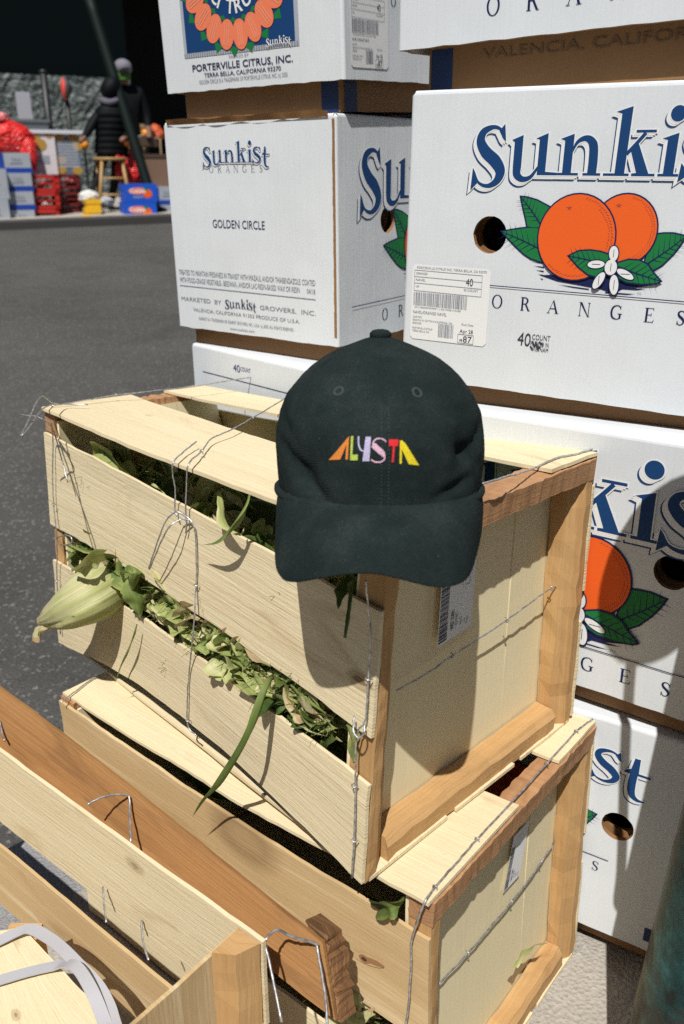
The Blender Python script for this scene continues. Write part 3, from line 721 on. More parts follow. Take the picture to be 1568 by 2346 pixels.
def bar(mb, P, axis, a0, a1, cross, dims, seed, n=16, jit=.0006, m=0, t=.5):
    """sawn bar: cross-section polygon 'cross' (the two other crate axes) swept along one crate axis"""
    q = random.Random(seed); sd = q.random() * 60; oth = [k for k in range(3) if k != axis]; N = len(cross)
    per = [0.0]
    for k in range(N):
        a, b = cross[k], cross[(k + 1) % N]
        per.append(per[-1] + sqrt(((a[0] - b[0]) * dims[oth[0]]) ** 2 + ((a[1] - b[1]) * dims[oth[1]]) ** 2))
    rings = []
    for i in range(n + 1):
        a = a0 + (a1 - a0) * i / n; r_ = []
        for k, (b, c) in enumerate(cross):
            x = [0, 0, 0]; x[axis] = a; x[oth[0]] = b; x[oth[1]] = c
            p = P(*x) + V((q.gauss(0, 1), q.gauss(0, 1), q.gauss(0, 1))) * jit
            r_.append(mb.vert(p, ((a - a0) * dims[axis], per[k], sd), t))
        rings.append(r_)
    for i in range(n):
        for k in range(N): mb.face((rings[i][k], rings[i][(k + 1) % N], rings[i + 1][(k + 1) % N], rings[i + 1][k]), m)
    mb.face(rings[0][::-1], m); mb.face(rings[-1], m)
def rect_c(b0, b1, c0, c1, ch=.0):
    if not ch: return [(b0, c0), (b1, c0), (b1, c1), (b0, c1)]
    db, dc = (b1 - b0) * ch, (c1 - c0) * ch
    return [(b0 + db, c0), (b1 - db, c0), (b1, c0 + dc), (b1, c1 - dc), (b1 - db, c1), (b0 + db, c1), (b0, c1 - dc), (b0, c0 + dc)]
def build_crate(C, front, back, lid, seed, fmats=None, ends=(0, 1), rails=(CLR, CLT), posts=CLT, rail_top_mat=None, bottom=True):
    dims = (C.L, C.W, C.H); th = .0034; E = .047
    for i, (w1l, w0l, w1r, w0r, bow, bt, bb) in enumerate(front):
        mb = MB()
        def f(a, b, w1l=w1l, w0l=w0l, w1r=w1r, w0r=w0r, bow=bow, i=i, bt=bt, bb=bb):
            w = (w0l + (w1l - w0l) * b) * (1 - a) + (w0r + (w1r - w0r) * b) * a + (bb + (bt - bb) * b) * sin(pi * min(1, max(0, a)))
            v = (th / 2 - bow * sin(pi * min(1, max(0, a))) * (.4 + .6 * b) + .0016 * nz(a * 5, b * 2, seed + i)) / C.W
            return C.P(a, v, w)
        board(mb, f, C.L, (w1r - w0r) * C.H, th, seed * 10 + i); C.add('side_slat', mb, (fmats or {}).get(i, VEN))
    for i, (w1, w0) in enumerate(back):
        mb = MB(); board(mb, lambda a, b: C.P(a, 1 - th / 2 / C.W, w0 + (w1 - w0) * b + .01 * nz(a * 3, i, seed)), C.L, (w1 - w0) * C.H, th, seed * 10 + 4 + i, 24, 4); C.add('side_slat', mb, VEN)
    for i, (v0l, v1l, v0r, v1r, sag) in enumerate(lid):
        mb = MB()
        def f(a, b, v0l=v0l, v1l=v1l, v0r=v0r, v1r=v1r, sag=sag, i=i):
            v = (v0l + (v1l - v0l) * b) * (1 - a) + (v0r + (v1r - v0r) * b) * a
            return C.P(a, v, 1 + (th / 2 + .0008 - sag * sin(pi * min(1, max(0, a))) + .0014 * nz(a * 4, b * 2, seed + i + 7)) / C.H)
        board(mb, f, C.L, (v1r - v0r) * C.W, th, seed * 10 + 7 + i); C.add('lid_slat', mb, VEN)
    if bottom:
        for i, (a0, a1) in enumerate(((.03, .34), (.38, .66), (.70, .97))):
            mb = MB(); board(mb, lambda a, b: C.P(a, a0 + (a1 - a0) * b, th / 2 / C.H), C.L, (a1 - a0) * C.W, th, seed * 10 + 20 + i, 12, 2); C.add('bottom_slat', mb, VEN)
    ob = None
    for e in ends:
        def U(x): return 1 - x if e else x
        # thin panel, two pieces with a seam
        for k, (a0, a1) in enumerate(((.02, .70), (.703, .98))):
            mb = MB(); board(mb, lambda a, b: C.P(U(E + .004 + .0016 * sin(3 * a + k)), a0 + (a1 - a0) * b, .03 + .94 * a), C.H, C.W * (a1 - a0), .003, seed * 10 + 30 + k, 16, 6, rag=.0003); o = C.add('end_panel', mb, PANEL)
            if e and k == 0: ob = o
        for side in (0, 1):
            a, b = (.014, .098) if side == 0 else (.986, .902)
            mb = MB(); uo, ui, mid = U(.001), U(E), (a + b) / 2
            bar(mb, C.P, 2, .004, .955 if side else .935, [(ui, a), (uo, a), (uo, a + (b - a) * .42), (U(.02), b), (ui, b)], dims, seed * 10 + 40 + side + 2 * e); C.add('corner_post', mb, posts)
        mb = MB(); bar(mb, C.P, 1, .012, .988, [(U(.0), .925), (U(E * .98), .915), (U(E * .98), .997), (U(-.004), .997)], dims, seed * 10 + 46 + e, jit=.00045, n=50); C.add('end_rail', mb, rail_top_mat or rails[0])
        mb = MB(); bar(mb, C.P, 1, .1, .9, [(U(.004), .004), (U(E * .98), .004), (U(E * .98), .085), (U(.013), .085), (U(.004), .062)], dims, seed * 10 + 48 + e, jit=.0005); C.add('end_rail', mb, rails[1])
    return ob
def wire(C, pts, r=.00075, name='binding_wire', parent=None, n=6):
    mb = MB(); P = spline(pts, n); mb.tube([p + V((nz(i * .7, 1), nz(i * .7, 2), nz(i * .7, 3))) * .0007 for i, p in enumerate(P)], r, 7)
    return wbuild(mb, name, WIRE, parent or C.root, True)
def staple(mb, p, d, n, s=.0035):                       # little wire clip over a binding wire
    d = d.normalized(); c = n.cross(d).normalized()
    mb.tube([p + c * s * .6 - n * .002, p + c * s * .5 + n * .0012, p + n * .002, p - c * s * .5 + n * .0012, p - c * s * .6 - n * .002], .00055, 6)

RAW_U = {(0, 0, 0): (-.3684, .9507, -.5665), (0, 0, 1): (-.3567, .9744, -.2608), (0, 1, 0): (-.1353, 1.1903, -.5752), (0, 1, 1): (-.2105, 1.2400, -.2970),
         (1, 0, 0): (.0156, .5187, -.5369), (1, 0, 1): (.0305, .5350, -.2345), (1, 1, 0): (.2486, .7583, -.5456), (1, 1, 1): (.2463, .7714, -.2518)}
RAW_L = {(0, 0, 0): (-.3234, .8080, -.8765), (0, 0, 1): (-.3288, .8246, -.5632), (0, 1, 0): (-.12, 1.0595, -.8863), (0, 1, 1): (-.1255, 1.0761, -.573),
         (1, 0, 0): (.0754, .4865, -.8525), (1, 0, 1): (.07, .5031, -.5392), (1, 1, 0): (.2788, .738, -.8623), (1, 1, 1): (.2734, .7546, -.549)}
UC = Crate(RAW_U, 'corn_crate', 'pale wooden corn crate wearing the cap on its corner, stacked on another crate')
upanel = build_crate(UC, [(.912, .535, .812, .466, .004, .012, .035), (.383, .004, .326, .012, .003, .03, .105)], [(.9, .52), (.40, .02)], [(-.004, .50, -.035, .31, .004), (.72, 1.0, .72, .995, .002)], 1)
LC = Crate(RAW_L, 'corn_crate', 'corn crate at the bottom of the stack, directly under the crate with the cap')
build_crate(LC, [(.985, .60, .885, .52, .003, -.006, -.02), (.42, .01, .34, .01, .002, -.03, 0)], [(.95, .55), (.42, .02)], [(.02, .46, -.005, .46, .009), (.72, .995, .72, .995, .002)], 2, fmats={0: VEN2}, rails=(CLR, CLT))

# paper label with the lettering on the end panel
def panel_label(C, cpx, off, black=True):
    """cpx: lower-left, lower-right, upper-right, upper-left frame points on the end panel"""
    p = [C.px('e', x, y, off) for x, y in cpx]
    o = p[0]; U = (p[1] - p[0]); Vv = (p[3] - p[0]); wd, ht = U.length, Vv.length
    fl = Flat(o, U.normalized(), Vv.normalized(), .0002)
    fl.rect(0, 0, wd, ht, 'white', 0)
    barcode(fl, wd * .02, ht * .03, wd * .26, ht * .78, 'black', 2, 11, 40, vert=True)
    for t, x, y0, y1, h in (('SWEET CORN /', .44, .10, .56, .095), ('48 CT. US FANCY', .56, .12, .57, .085), ('Product of USA', .68, .10, .55, .075), ('Shipped by grower', .78, .14, .52, .055), ('Belle Glade, FL 33430', .87, .14, .54, .055)):
        fl.text(t, wd * x, ht * y0, ht * (y1 - y0), wd * h, 'black' if h > .06 else 'grey', 2, .012 if h > .09 else 0, pi / 2)
    if black:
        fl.rect(wd * .5, ht * .80, wd * .96, ht * .985, 'black', 2); fl.text('ICO', wd * .9, ht * .815, ht * .15, wd * .26, 'white', 4, .02, pi / 2)
    ob = fl.mb.build('paper_label', INKS, C.root); ob.matrix_parent_inverse = C.root.matrix_world.inverted(); return ob
def z2b(x, y): return (720.2 + x * .4593, 916.6 + y * .4593)
def z3b(x, y): return (720.2 + x * .5407, 1505.8 + y * .5407)
def z1(x, y): return (x * .4593, 838 + y * .4593)
def z4b(x, y): return (x * .5428, 1473 + y * .5428)
offU = -(.047 * UC.L) + .0022
panel_label(UC, [z2b(612, 1237), z2b(781, 1122), z2b(826, 655), z2b(645, 760)], offU)
offL = -(.047 * LC.L) + .0022
panel_label(LC, [z3b(800, 1000), z3b(868, 925), z3b(905, 690), z3b(845, 760)], offL, False)

kp = [LC.px('f', *z3b(x, y), .0022) for x, y in ((160, 1278), (340, 1278), (160, 1200))]
ku, kv = (kp[1] - kp[0]).normalized(), (kp[2] - kp[0]); kv = (kv - ku * kv.dot(ku)).normalized()
KN = [mat('knot_dark_core', (.06, .03, .015), .8), mat('knot_brown_ring', (.30, .155, .065), .8), mat('knot_pale_ring', (.52, .36, .19), .8)]
fl = Flat(LC.px('f', *z3b(215, 1278), .0012), ku, kv, .0002); q = random.Random(3)
def blob(cx, cy, rx, ry, rot, k, band, n=30):
    vs = [(cx + (rx * cos(t) * cos(rot) - ry * sin(t) * sin(rot)) * (1 + .18 * nz(3 * cos(t), 3 * sin(t), k + cx * 90)), cy + (rx * cos(t) * sin(rot) + ry * sin(t) * cos(rot)) * (1 + .18 * nz(3 * cos(t), 3 * sin(t), k + 5))) for t in (2 * pi * j / n for j in range(n))]
    ids = [fl.mb.vert(fl.p(x, y, band)) for x, y in vs]; fl.mb.face(ids, k)
blob(.004, -.001, .0165, .0052, -.30, 2, 0); blob(.010, -.003, .0105, .0030, -.35, 1, 1); blob(.0, 0, .0062, .0042, -.3, 1, 2); blob(-.0005, .0002, .0030, .0020, -.4, 0, 3)
o = fl.mb.build('wood_knot', KN, LC.root); o.matrix_parent_inverse = LC.root.matrix_world.inverted()
# binding wires of the upper crate
top = lambda x, y, o=.0055: UC.px('t', x, y, o)
fr = lambda x, y, o=.005: UC.px('f', x, y, o)
wire(UC, [top(655, 912, .012), top(578, 958), top(530, 985), top(485, 1005), top(462, 1035), fr(433, 1062, .012), fr(428, 1110, .009), fr(426, 1165, .009), fr(428, 1200, .007), fr(426, 1222, .006)])
wire(UC, [top(450, 1012, .007), top(425, 1032, .006), fr(399, 1057, .014), fr(396, 1085, .012), fr(402, 1120, .009), fr(401, 1165, .008), fr(406, 1183, .008)])
wire(UC, [fr(341, 1302, .016), fr(362, 1240, .02), fr(380, 1195, .02), fr(404, 1173, .014), fr(428, 1184, .008), fr(441, 1198, .006), fr(448, 1222, .005), fr(451, 1300, .0045), fr(450, 1345, .004), fr(443, 1450, .012), fr(434, 1540, .0045), fr(430, 1600, .0045), fr(431, 1662, .0045), fr(450, 1685, .003)])
wire(UC, [fr(343, 1304, .017), fr(368, 1245, .022), fr(388, 1208, .022), fr(415, 1190, .012), fr(436, 1192, .007)])
wire(UC, [fr(838, 1330, .02), fr(845, 1400, .006), fr(850, 1455, .005), fr(844, 1555, .005), fr(838, 1648, .005), fr(818, 1685, .008), fr(815, 1800, .005), fr(812, 1925, .005), fr(806, 2012, .004)])
wire(UC, [fr(812, 1640, .006), fr(810, 1672, .012), fr(820, 1690, .012), fr(834, 1680, .009), fr(836, 1660, .006)])
wire(UC, [top(118, 968, .004), fr(122, 1010, .004), fr(121, 1080, .004), fr(123, 1150, .004), fr(131, 1240, .006), fr(131, 1330, .004), fr(139, 1452, .004)])
wire(UC, [fr(131, 1232, .006), fr(150, 1226, .012), fr(164, 1232, .012), fr(162, 1246, .012), fr(140, 1248, .008)])
wire(UC, [top(202, 927, .006), top(150, 926, .008), top(118, 922, .02), top(98, 908, .03), top(82, 925, .03), top(60, 975, .02), top(48, 998, .018), top(62, 985, .02), top(95, 940, .012), top(120, 925, .006)])
wire(UC, [top(47, 950, .014), top(85, 955, .014), top(110, 968, .008), fr(124, 990, .008), fr(140, 1045, .010), fr(156, 1106, .012)])
wire(UC, [top(118, 930), top(190, 918, .006), top(265, 905, .006), top(360, 895, .006), top(448, 885, .006), top(520, 873, .006), top(600, 862, .006), top(652, 866, .006)])
en = lambda C, x, y, o: C.px('e', x, y, o)
wire(UC, [en(UC, *z2b(x, y), offU + .0035) for x, y in ((412, 1448), (560, 1365), (690, 1275), (830, 1185), (960, 1098), (1080, 1010), (1180, 938), (1210, 932))])
wire(UC, [en(UC, *z2b(x, y), .004) if x < 1000 else top(*z2b(x, y)) for x, y in ((830, 420), (960, 382), (1085, 345), (1140, 318), (1220, 285), (1310, 268), (1400, 240))], .0009)
# binding wires of the lower crate
ltop = lambda x, y, o=.0055: LC.px('t', x, y, o)
lf = lambda x, y, o=.004: LC.px('f', x, y, o)
wire(LC, [ltop(*z3b(x, y)) for x, y in ((1180, 262), (1110, 315), (985, 452), (850, 600), (690, 772), (600, 875), (512, 975), (470, 1035))] + [lf(*z3b(x, y), .006) for x, y in ((440, 1110), (412, 1205), (410, 1300), (400, 1470), (380, 1600))], .00095)
wire(LC, [en(LC, *z3b(x, y), offL + .0035) for x, y in ((520, 1392), (650, 1255), (740, 1150), (835, 1038), (930, 915), (1015, 785))], .0009)
wire(LC, [ltop(140, 1610, .004), ltop(165, 1590, .006), ltop(205, 1560, .006), ltop(228, 1548, .006)])
# staples
for C, pts, pl, off in ((UC, (z2b(690, 1275), z2b(960, 1098), z2b(1180, 938)), 'e', offU + .004), (LC, (z3b(650, 1255), z3b(835, 1038), z3b(960, 870)), 'e', offL + .004),
                        (LC, (z3b(1110, 315), z3b(985, 452), z3b(690, 772), z3b(512, 975)), 't', .0058), (UC, ((578, 958), (462, 1035), (265, 905)), 't', .0058), (UC, ((844, 1555), (450, 1340), (431, 1650), (812, 1800), (812, 1925), (123, 1155), (131, 1330)), 'f', .005)):
    for p in pts:
        mb = MB(); q = C.px(pl, *p, off); n = C.plane(pl)[1]; d = {'e': C.c[1, 1, 0] - C.c[1, 0, 0], 't': C.c[1, 1, 1] - C.c[1, 0, 1], 'f': C.c[1, 0, 1] - C.c[1, 0, 0]}[pl]
        staple(mb, q, d, n); C.add('wire_staple', mb, WIRE, True)

# ------------------------------------------------------------------ the opened crate in front on the left
T1 = V((-.0564, .4502, -.5159)); dl, dn = V((-.775, .632, 0)), V((-.632, -.775, 0))
def c3(u, v, w): return T1 + dl * (.55 * (1 - u)) + dn * (.305 * (1 - v)) + V((0, 0, -.308 * (1 - w)))
C3 = Crate({(i, j, k): c3(i, j, k) for i in (0, 1) for j in (0, 1) for k in (0, 1)}, 'corn_crate', 'empty crate standing open with its lid flap folded out, beside the lower crate', 1.0)
th = .0034
for i, (w1l, w0l, w1r, w0r, m_) in enumerate(((1.0, .64, 1.0, .72, VEN), (.50, .16, .55, .30, VEN2))):
    mb = MB(); board(mb, lambda a, b: C3.P(a, 1 - .006 * sin(pi * a) + .003 * nz(a * 4, b, i), (w0l + (w1l - w0l) * b) * (1 - a) + (w0r + (w1r - w0r) * b) * a + .01 * sin(pi * a) * (1 if i else -1)), C3.L, .1, th, 300 + i, 44, 5); C3.add('side_slat', mb, m_)
E3 = .042
for k, (a0, a1) in enumerate(((.02, .60), (.605, .985))):
    mb = MB(); board(mb, lambda a, b: C3.P(1 - E3 - .003, a0 + (a1 - a0) * b, .03 + .955 * a), C3.H, .15, .0032, 310 + k, 16, 6, rag=.0006); C3.add('end_panel', mb, VEN2)
    mb = MB(); board(mb, lambda a, b: C3.P(E3 + .003, a0 + (a1 - a0) * b, .03 + .955 * a), C3.H, .15, .0032, 320 + k, 12, 4); C3.add('end_panel', mb, VEN2)
d3 = (C3.L, C3.W, C3.H)
mb = MB(); bar(mb, C3.P, 2, .0, .997, [(1 - E3, .988), (.997, .988), (.985, .93), (1 - E3, .90)], d3, 330, jit=.0004); C3.add('corner_post', mb, CLT)
mb = MB(); bar(mb, C3.P, 2, .0, .99, [(1 - E3, .015), (1, .015), (1, .06), (1 - E3, .11)], d3, 331); C3.add('corner_post', mb, CLT)
mb = MB(); bar(mb, C3.P, 1, .12, .86, rect_c(1 - E3, .998, .004, .09), d3, 332); C3.add('end_rail', mb, CLT)
# folded-out lid flap
S3 = [at(742, 2148, .648), at(772, 2328, .632), at(0, 1576, .872), at(0, 1740, .860)]   # right top, right bottom, left top, left bottom
def lidf(a, b):
    r_ = S3[1].lerp(S3[0], b); l_ = S3[3].lerp(S3[2], b); e = l_ + (l_ - r_) * .12
    return e.lerp(r_, a) + V((0, 0, .004 * sin(pi * a * 1.4)))
mb = MB(); board(mb, lidf, .53, .1, .004, 340, 44, 6); C3.add('lid_slat', mb, BRN)
nl = (lidf(.5, .9) - lidf(.5, .1)).cross(lidf(.9, .5) - lidf(.1, .5)).normalized()
if nl.y < 0: nl = -nl
al = (lidf(.98, .5) - lidf(.9, .5)).normalized(); dd = (lidf(.98, 1) - lidf(.98, 0))
cp = lambda u, v, w: lidf(.999, 0) + nl * (.004 + .024 * v) + al * (-.020 + .021 * u) + dd * w
mb = MB(); bar(mb, cp, 2, -.06, 1.05, rect_c(0, 1, 0, 1), (.02, .024, .1), 341, n=22, jit=.0011); C3.add('lid_cleat', mb, CLD)
wire(C3, [at(*z4b(1118, 1262), .618), at(*z4b(1135, 1235), .622), at(*z4b(1175, 1212), .628), at(*z4b(1235, 1240), .635), at(*z4b(1330, 1268), .642), at(*z4b(1342, 1300), .640), at(*z4b(1368, 1450), .622), at(*z4b(1378, 1530), .612), at(*z4b(1384, 1640), .60)], .0011)
wire(C3, [at(*z4b(368, 682), .735), at(*z4b(430, 652), .742), at(*z4b(500, 640), .75), at(*z4b(545, 650), .755), at(*z4b(548, 720), .745), at(*z4b(553, 840), .72)], .001)
wire(C3, [at(*z4b(0, 330), .86), at(*z4b(10, 380), .85), at(*z4b(20, 412), .84)], .001)
wire(C3, [at(*z4b(1118, 1262), .618), at(*z4b(1145, 1380), .606), at(*z4b(1190, 1600), .585)], .001)
wire(C3, [at(*z4b(435, 1030), .742), at(*z4b(440, 1100), .73), at(*z4b(450, 1180), .715)], .0009)
wire(C3, [at(*z4b(598, 1170), .72), at(*z4b(602, 1240), .71), at(*z4b(612, 1290), .70), at(*z4b(628, 1340), .69)], .0009)

# ------------------------------------------------------------------ strapped panel at the lower left corner
def onz(px, py, z): d = ray(px, py); return CAMP + d * ((z + CZ - CAMP.z) / d.z)
ZP = -.640
pc = [onz(-90, 2150, ZP), onz(52, 2128, ZP), onz(282, 2372, ZP), onz(-90, 2560, ZP)]
root = empty('packing_board', (pc[0] + pc[2]) / 2, 'loose pale veneer panel under two grey plastic straps, beside the open crate', 'board')
mb = MB(); board(mb, lambda a, b: pc[0].lerp(pc[1], b).lerp(pc[3].lerp(pc[2], b), a), .3, .2, .004, 350, 24, 8); wbuild(mb, 'veneer_sheet', VEN, root)
mb = MB()
for k, (a, b) in enumerate(((.05, .05), (.05, .9), (.9, .9), (.9, .1))):
    p = pc[0].lerp(pc[1], b).lerp(pc[3].lerp(pc[2], b), a); mb.box(p + V((0, 0, -.095)), (.03, .03, .185), seed=k)
wbuild(mb, 'support_block', CLT, root)
STRAP = mat('grey_plastic_strap', (.40, .40, .43), .45)
def strap(pts, wd, label):
    mb = MB(); P = spline(pts, 8)
    for i, p in enumerate(P):
        d = (P[min(i + 1, len(P) - 1)] - P[max(i - 1, 0)]).normalized(); sd = d.cross(V((.12 * sin(i * .2), .1, 1))).normalized()
        up_ = sd.cross(d)
        for s_, h in ((-1, 0), (1, 0), (1, .0012), (-1, .0012)): mb.vert(p + sd * (s_ * wd / 2) + up_ * h)
        if i:
            for k in range(4): mb.face((4 * i - 4 + k, 4 * i - 4 + (k + 1) % 4, 4 * i + (k + 1) % 4, 4 * i + k))
    return tag(mb.build('plastic_strap', STRAP), label, 'strap', 'grey plastic packing straps')
zs = lambda x, y: (x / 2.529 / 1.5274, (3150 + y / 2.529) / 1.5274)
strap([onz(*zs(-160, 430), ZP + .006), onz(*zs(0, 360), ZP + .006), onz(*zs(150, 290), ZP + .007), onz(*zs(270, 258), ZP + .010), onz(*zs(420, 330), ZP + .013), onz(*zs(560, 440), ZP + .014), onz(*zs(690, 575), ZP + .013), onz(*zs(860, 760), ZP + .012), onz(*zs(960, 940), ZP + .009), onz(*zs(1010, 1100), ZP + .007), onz(*zs(1080, 1300), ZP + .006)], .0112, 'grey plastic strap arching along the panel edge, outer of the two')
strap([onz(*zs(-160, 755), ZP + .006), onz(*zs(0, 712), ZP + .006), onz(*zs(250, 640), ZP + .006), onz(*zs(500, 585), ZP + .007), onz(*zs(625, 570), ZP + .020), onz(*zs(700, 620), ZP + .022), onz(*zs(790, 760), ZP + .018), onz(*zs(870, 930), ZP + .012), onz(*zs(950, 1150), ZP + .007), onz(*zs(1010, 1300), ZP + .006)], .0104, 'grey plastic strap crossing the middle of the panel, inner of the two')

# ------------------------------------------------------------------ corn and husk
def m_husk(name, stops, streak=.55):
    m = mat(name, (.1, .2, .03), .55, spec=.3); g = NG(m); a = g.attr('grain').outputs['Vector']; t = g.attr('tint').outputs['Fac']
    n = g.noise(g.scale(a, (10, 420, 5)), 1, 3, .6); n2 = g.noise(g.scale(a, (30, 30, 1)), 1, 4, .6)
    f = g.math('ADD', t, g.math('MULTIPLY', g.math('SUBTRACT', n, .5), streak)); f = g.math('ADD', f, g.math('MULTIPLY', g.math('SUBTRACT', n2, .5), .30), True)
    c = g.ramp(f, stops); g.col(c); g.bump(n, .35, .001)
    tr = g.n('ShaderNodeBsdfTranslucent'); g.l(c, tr.inputs[0]); mx = g.n('ShaderNodeMixShader'); mx.inputs[0].default_value = .22
    g.l(g.b.outputs[0], mx.inputs[1]); g.l(tr.outputs[0], mx.inputs[2]); g.l(mx.outputs[0], g.t.nodes['Material Output'].inputs[0]); return m
HUSK = m_husk('corn_husk', [(0, (.022, .046, .010)), (.3, (.075, .125, .025)), (.55, (.20, .255, .07)), (.78, (.40, .43, .16)), (.92, (.58, .55, .32)), (1, (.46, .33, .18))])
SILK = m_husk('corn_silk', [(0, (.4, .42, .16)), (.5, (.62, .60, .32)), (1, (.5, .38, .2))])
def leaf(mb, pts, wd, tint, seed, fold=.25, taper=(.55, 1.0), twist=0, nc=5, ruf=.6):
    q = random.Random(seed); sd = q.random() * 40; P = spline(pts, 6); N = len(P); prev = None; L = 0; rows = []
    ref = V((q.gauss(0, 1), q.gauss(0, 1), q.gauss(0, 1))).normalized()
    for i, p in enumerate(P):
        d = (P[min(i + 1, N - 1)] - P[max(i - 1, 0)]); d = d.normalized() if d.length > 1e-9 else V((0, 0, 1))
        a = (prev - d * prev.dot(d)) if prev else ref.cross(d)
        a = a.normalized() if a.length > 1e-6 else d.orthogonal().normalized(); prev = a; b = d.cross(a)
        if i: L += (p - P[i - 1]).length
        t = i / (N - 1); an = twist * t; A, B = a * cos(an) + b * sin(an), b * cos(an) - a * sin(an)
        w_ = wd * (taper[0] + (1 - taper[0]) * min(1, t * 3)) * (1 - max(0, (t - .45) / .55) ** 1.7 * taper[1])
        row = []
        for k in range(nc + 1):
            x = k / nc * 2 - 1
            xr = x * (1 - ruf * .5 * max(0, nz(t * 11, x * 2, sd * 3)))
            pp = p + A * (xr * w_ / 2) + B * (abs(x) ** 1.5 * w_ * fold + .06 * w_ * sin(9 * t + 4 * x + sd) + ruf * .22 * w_ * abs(x) * sin(17 * t + 2 * sd + 2 * x))
            row.append(mb.vert(pp, (L, x * w_ / 2, sd), min(1, max(0, tint + .10 * nz(t * 3, x, sd) + .16 * abs(x) ** 4 * (1 if sd > 20 else .3) + (.22 if t > .90 else 0)))))
        rows.append(row)
    for i in range(N - 1):
        for k in range(nc): mb.face((rows[i][k], rows[i + 1][k], rows[i + 1][k + 1], rows[i][k + 1]))
def ear_mesh(mb, pts, r, seed, tint=.5, nu=40, nv=36, blunt=.35, tipt=.85, baset=None, prof=None):
    q = random.Random(seed); P = spline(pts, 10); N = len(P); sd = q.random() * 30; prev = None; rows = []
    def pt(t):
        x = t * (N - 1); i = min(int(x), N - 2); return P[i].lerp(P[i + 1], x - i)
    L = sum((P[i + 1] - P[i]).length for i in range(N - 1)); nl = q.choice((4, 5)) if not prof else 3; st_ = .10 if not prof else .15; ph = q.random() * 6
    for i in range(nu + 1):
        t = i / nu; p = pt(t); d = (pt(min(1, t + .01)) - pt(max(0, t - .01))).normalized()
        a = (prev - d * prev.dot(d)).normalized() if prev else d.orthogonal().normalized(); prev = a; b = d.cross(a)
        R_ = r * (interp(prof, t) if prof else (min(1, (t / .22 + blunt)) if t < .22 else 1) * (1 - max(0, (t - .45) / .55) ** 1.9 * .82))
        row = []
        for k in range(nv):
            th_ = 2 * pi * k / nv; s_ = ((th_ + ph + t * 1.3) / (2 * pi) * nl) % 1
            step = s_ ** 1.3
            rr = R_ * (1 + st_ * step - st_ / 2 + .022 * sin(th_ * 17 + sd) + .012 * sin(th_ * 31 + t * 3)) + .0012 * nz(t * 6, th_, sd)
            lf_ = int(((th_ + ph + t * 1.3) / (2 * pi) * nl) % nl)
            tt = tint + .13 * nz(lf_ * 3.7, sd) + .12 * (step - .5) + (tipt - tint) * max(0, (t - .62) / .38) ** 1.2
            if baset is not None: tt += (baset - tint) * max(0, 1 - t / .2)
            row.append(mb.vert(p + (a * cos(th_) + b * sin(th_)) * rr, (t * L, th_ * r, sd), min(1, max(0, tt))))
        rows.append(row)
    for i in range(nu):
        for k in range(nv): mb.face((rows[i][k], rows[i][(k + 1) % nv], rows[i + 1][(k + 1) % nv], rows[i + 1][k]))
    mb.face(rows[0][::-1]); mb.face(rows[-1])
def silk(mb, p, d, n, ln, seed):
    q = random.Random(seed)
    for k in range(n):
        e = d + V((q.gauss(0, .5), q.gauss(0, .5), q.gauss(0, .5))); m_ = p + e * ln * .5 + V((q.gauss(0, 1), q.gauss(0, 1), q.gauss(0, 1))) * ln * .15
        mb.tube([p + V((q.gauss(0, 1), q.gauss(0, 1), q.gauss(0, 1))) * .003, m_, m_ + e * ln * .3 + V((q.gauss(0, .4), q.gauss(0, .4), -.5)) * ln * .4], .00022, 4, t=.2 + q.random() * .5)
def packed_ear(C, u, v, w, du, dv, dw, r, L, seed, label, group):
    q = random.Random(seed); c = C.P(u, v, w); d = (C.P(u + du, v + dv, w + dw) - c).normalized(); k = d.cross(V((0, 0, 1))) * q.gauss(0, .006)
    root = empty('corn_ear', c, label, 'corn', group)
    mb = MB(); ear_mesh(mb, [c - d * L / 2, c + k, c + d * L / 2], r, seed, .18 + .34 * q.random()); o = wbuild(mb, 'husk', HUSK, root, True)
    mb = MB(); silk(mb, c + d * L * .46, d, 10, .010, seed); wbuild(mb, 'silk', SILK, root, True)
q = random.Random(21); n_e = 0
for (w_, vv) in ((.12, .17), (.27, .20), (.47, .17), (.62, .22), (.74, .30)):
    for k in range(4):
        u = .20 + .20 * k + q.uniform(-.02, .02)
        al_ = q.uniform(-.25, .25)
        packed_ear(UC, u, vv + q.uniform(-.02, .03), w_ + q.uniform(-.025, .025), 1 * q.choice((1, -1)), al_, q.uniform(-.15, .15), q.uniform(.019, .024), q.uniform(.125, .15), 400 + n_e, 'green husked corn ear packed inside the crate with the cap', 'corn ears in the upper crate'); n_e += 1
for k, (u, v, w_) in enumerate(((.22, .62, .72), (.45, .66, .74), (.66, .62, .72), (.76, .72, .70), (.33, .82, .66), (.62, .82, .66), (.5, .45, .74))):
    packed_ear(UC, u, v, w_, 1, q.uniform(-.4, .4), .0, .023, .14, 440 + k, 'green husked corn ear packed inside the crate with the cap', 'corn ears in the upper crate')
for k, (u, v, w_) in enumerate(((.22, .2, .52), (.5, .22, .52), (.76, .2, .52), (.76, .55, .62), (.78, .3, .40), (.3, .25, .30), (.6, .22, .34), (.76, .2, .28), (.35, .55, .60), (.6, .6, .60), (.22, .4, .60))):
    packed_ear(LC, u, v, w_, 1, q.uniform(-.4, .4), q.uniform(-.05, .05), .023, .14, 460 + k, 'dark green corn ear lying inside the lower crate', 'corn ears in the lower crate')
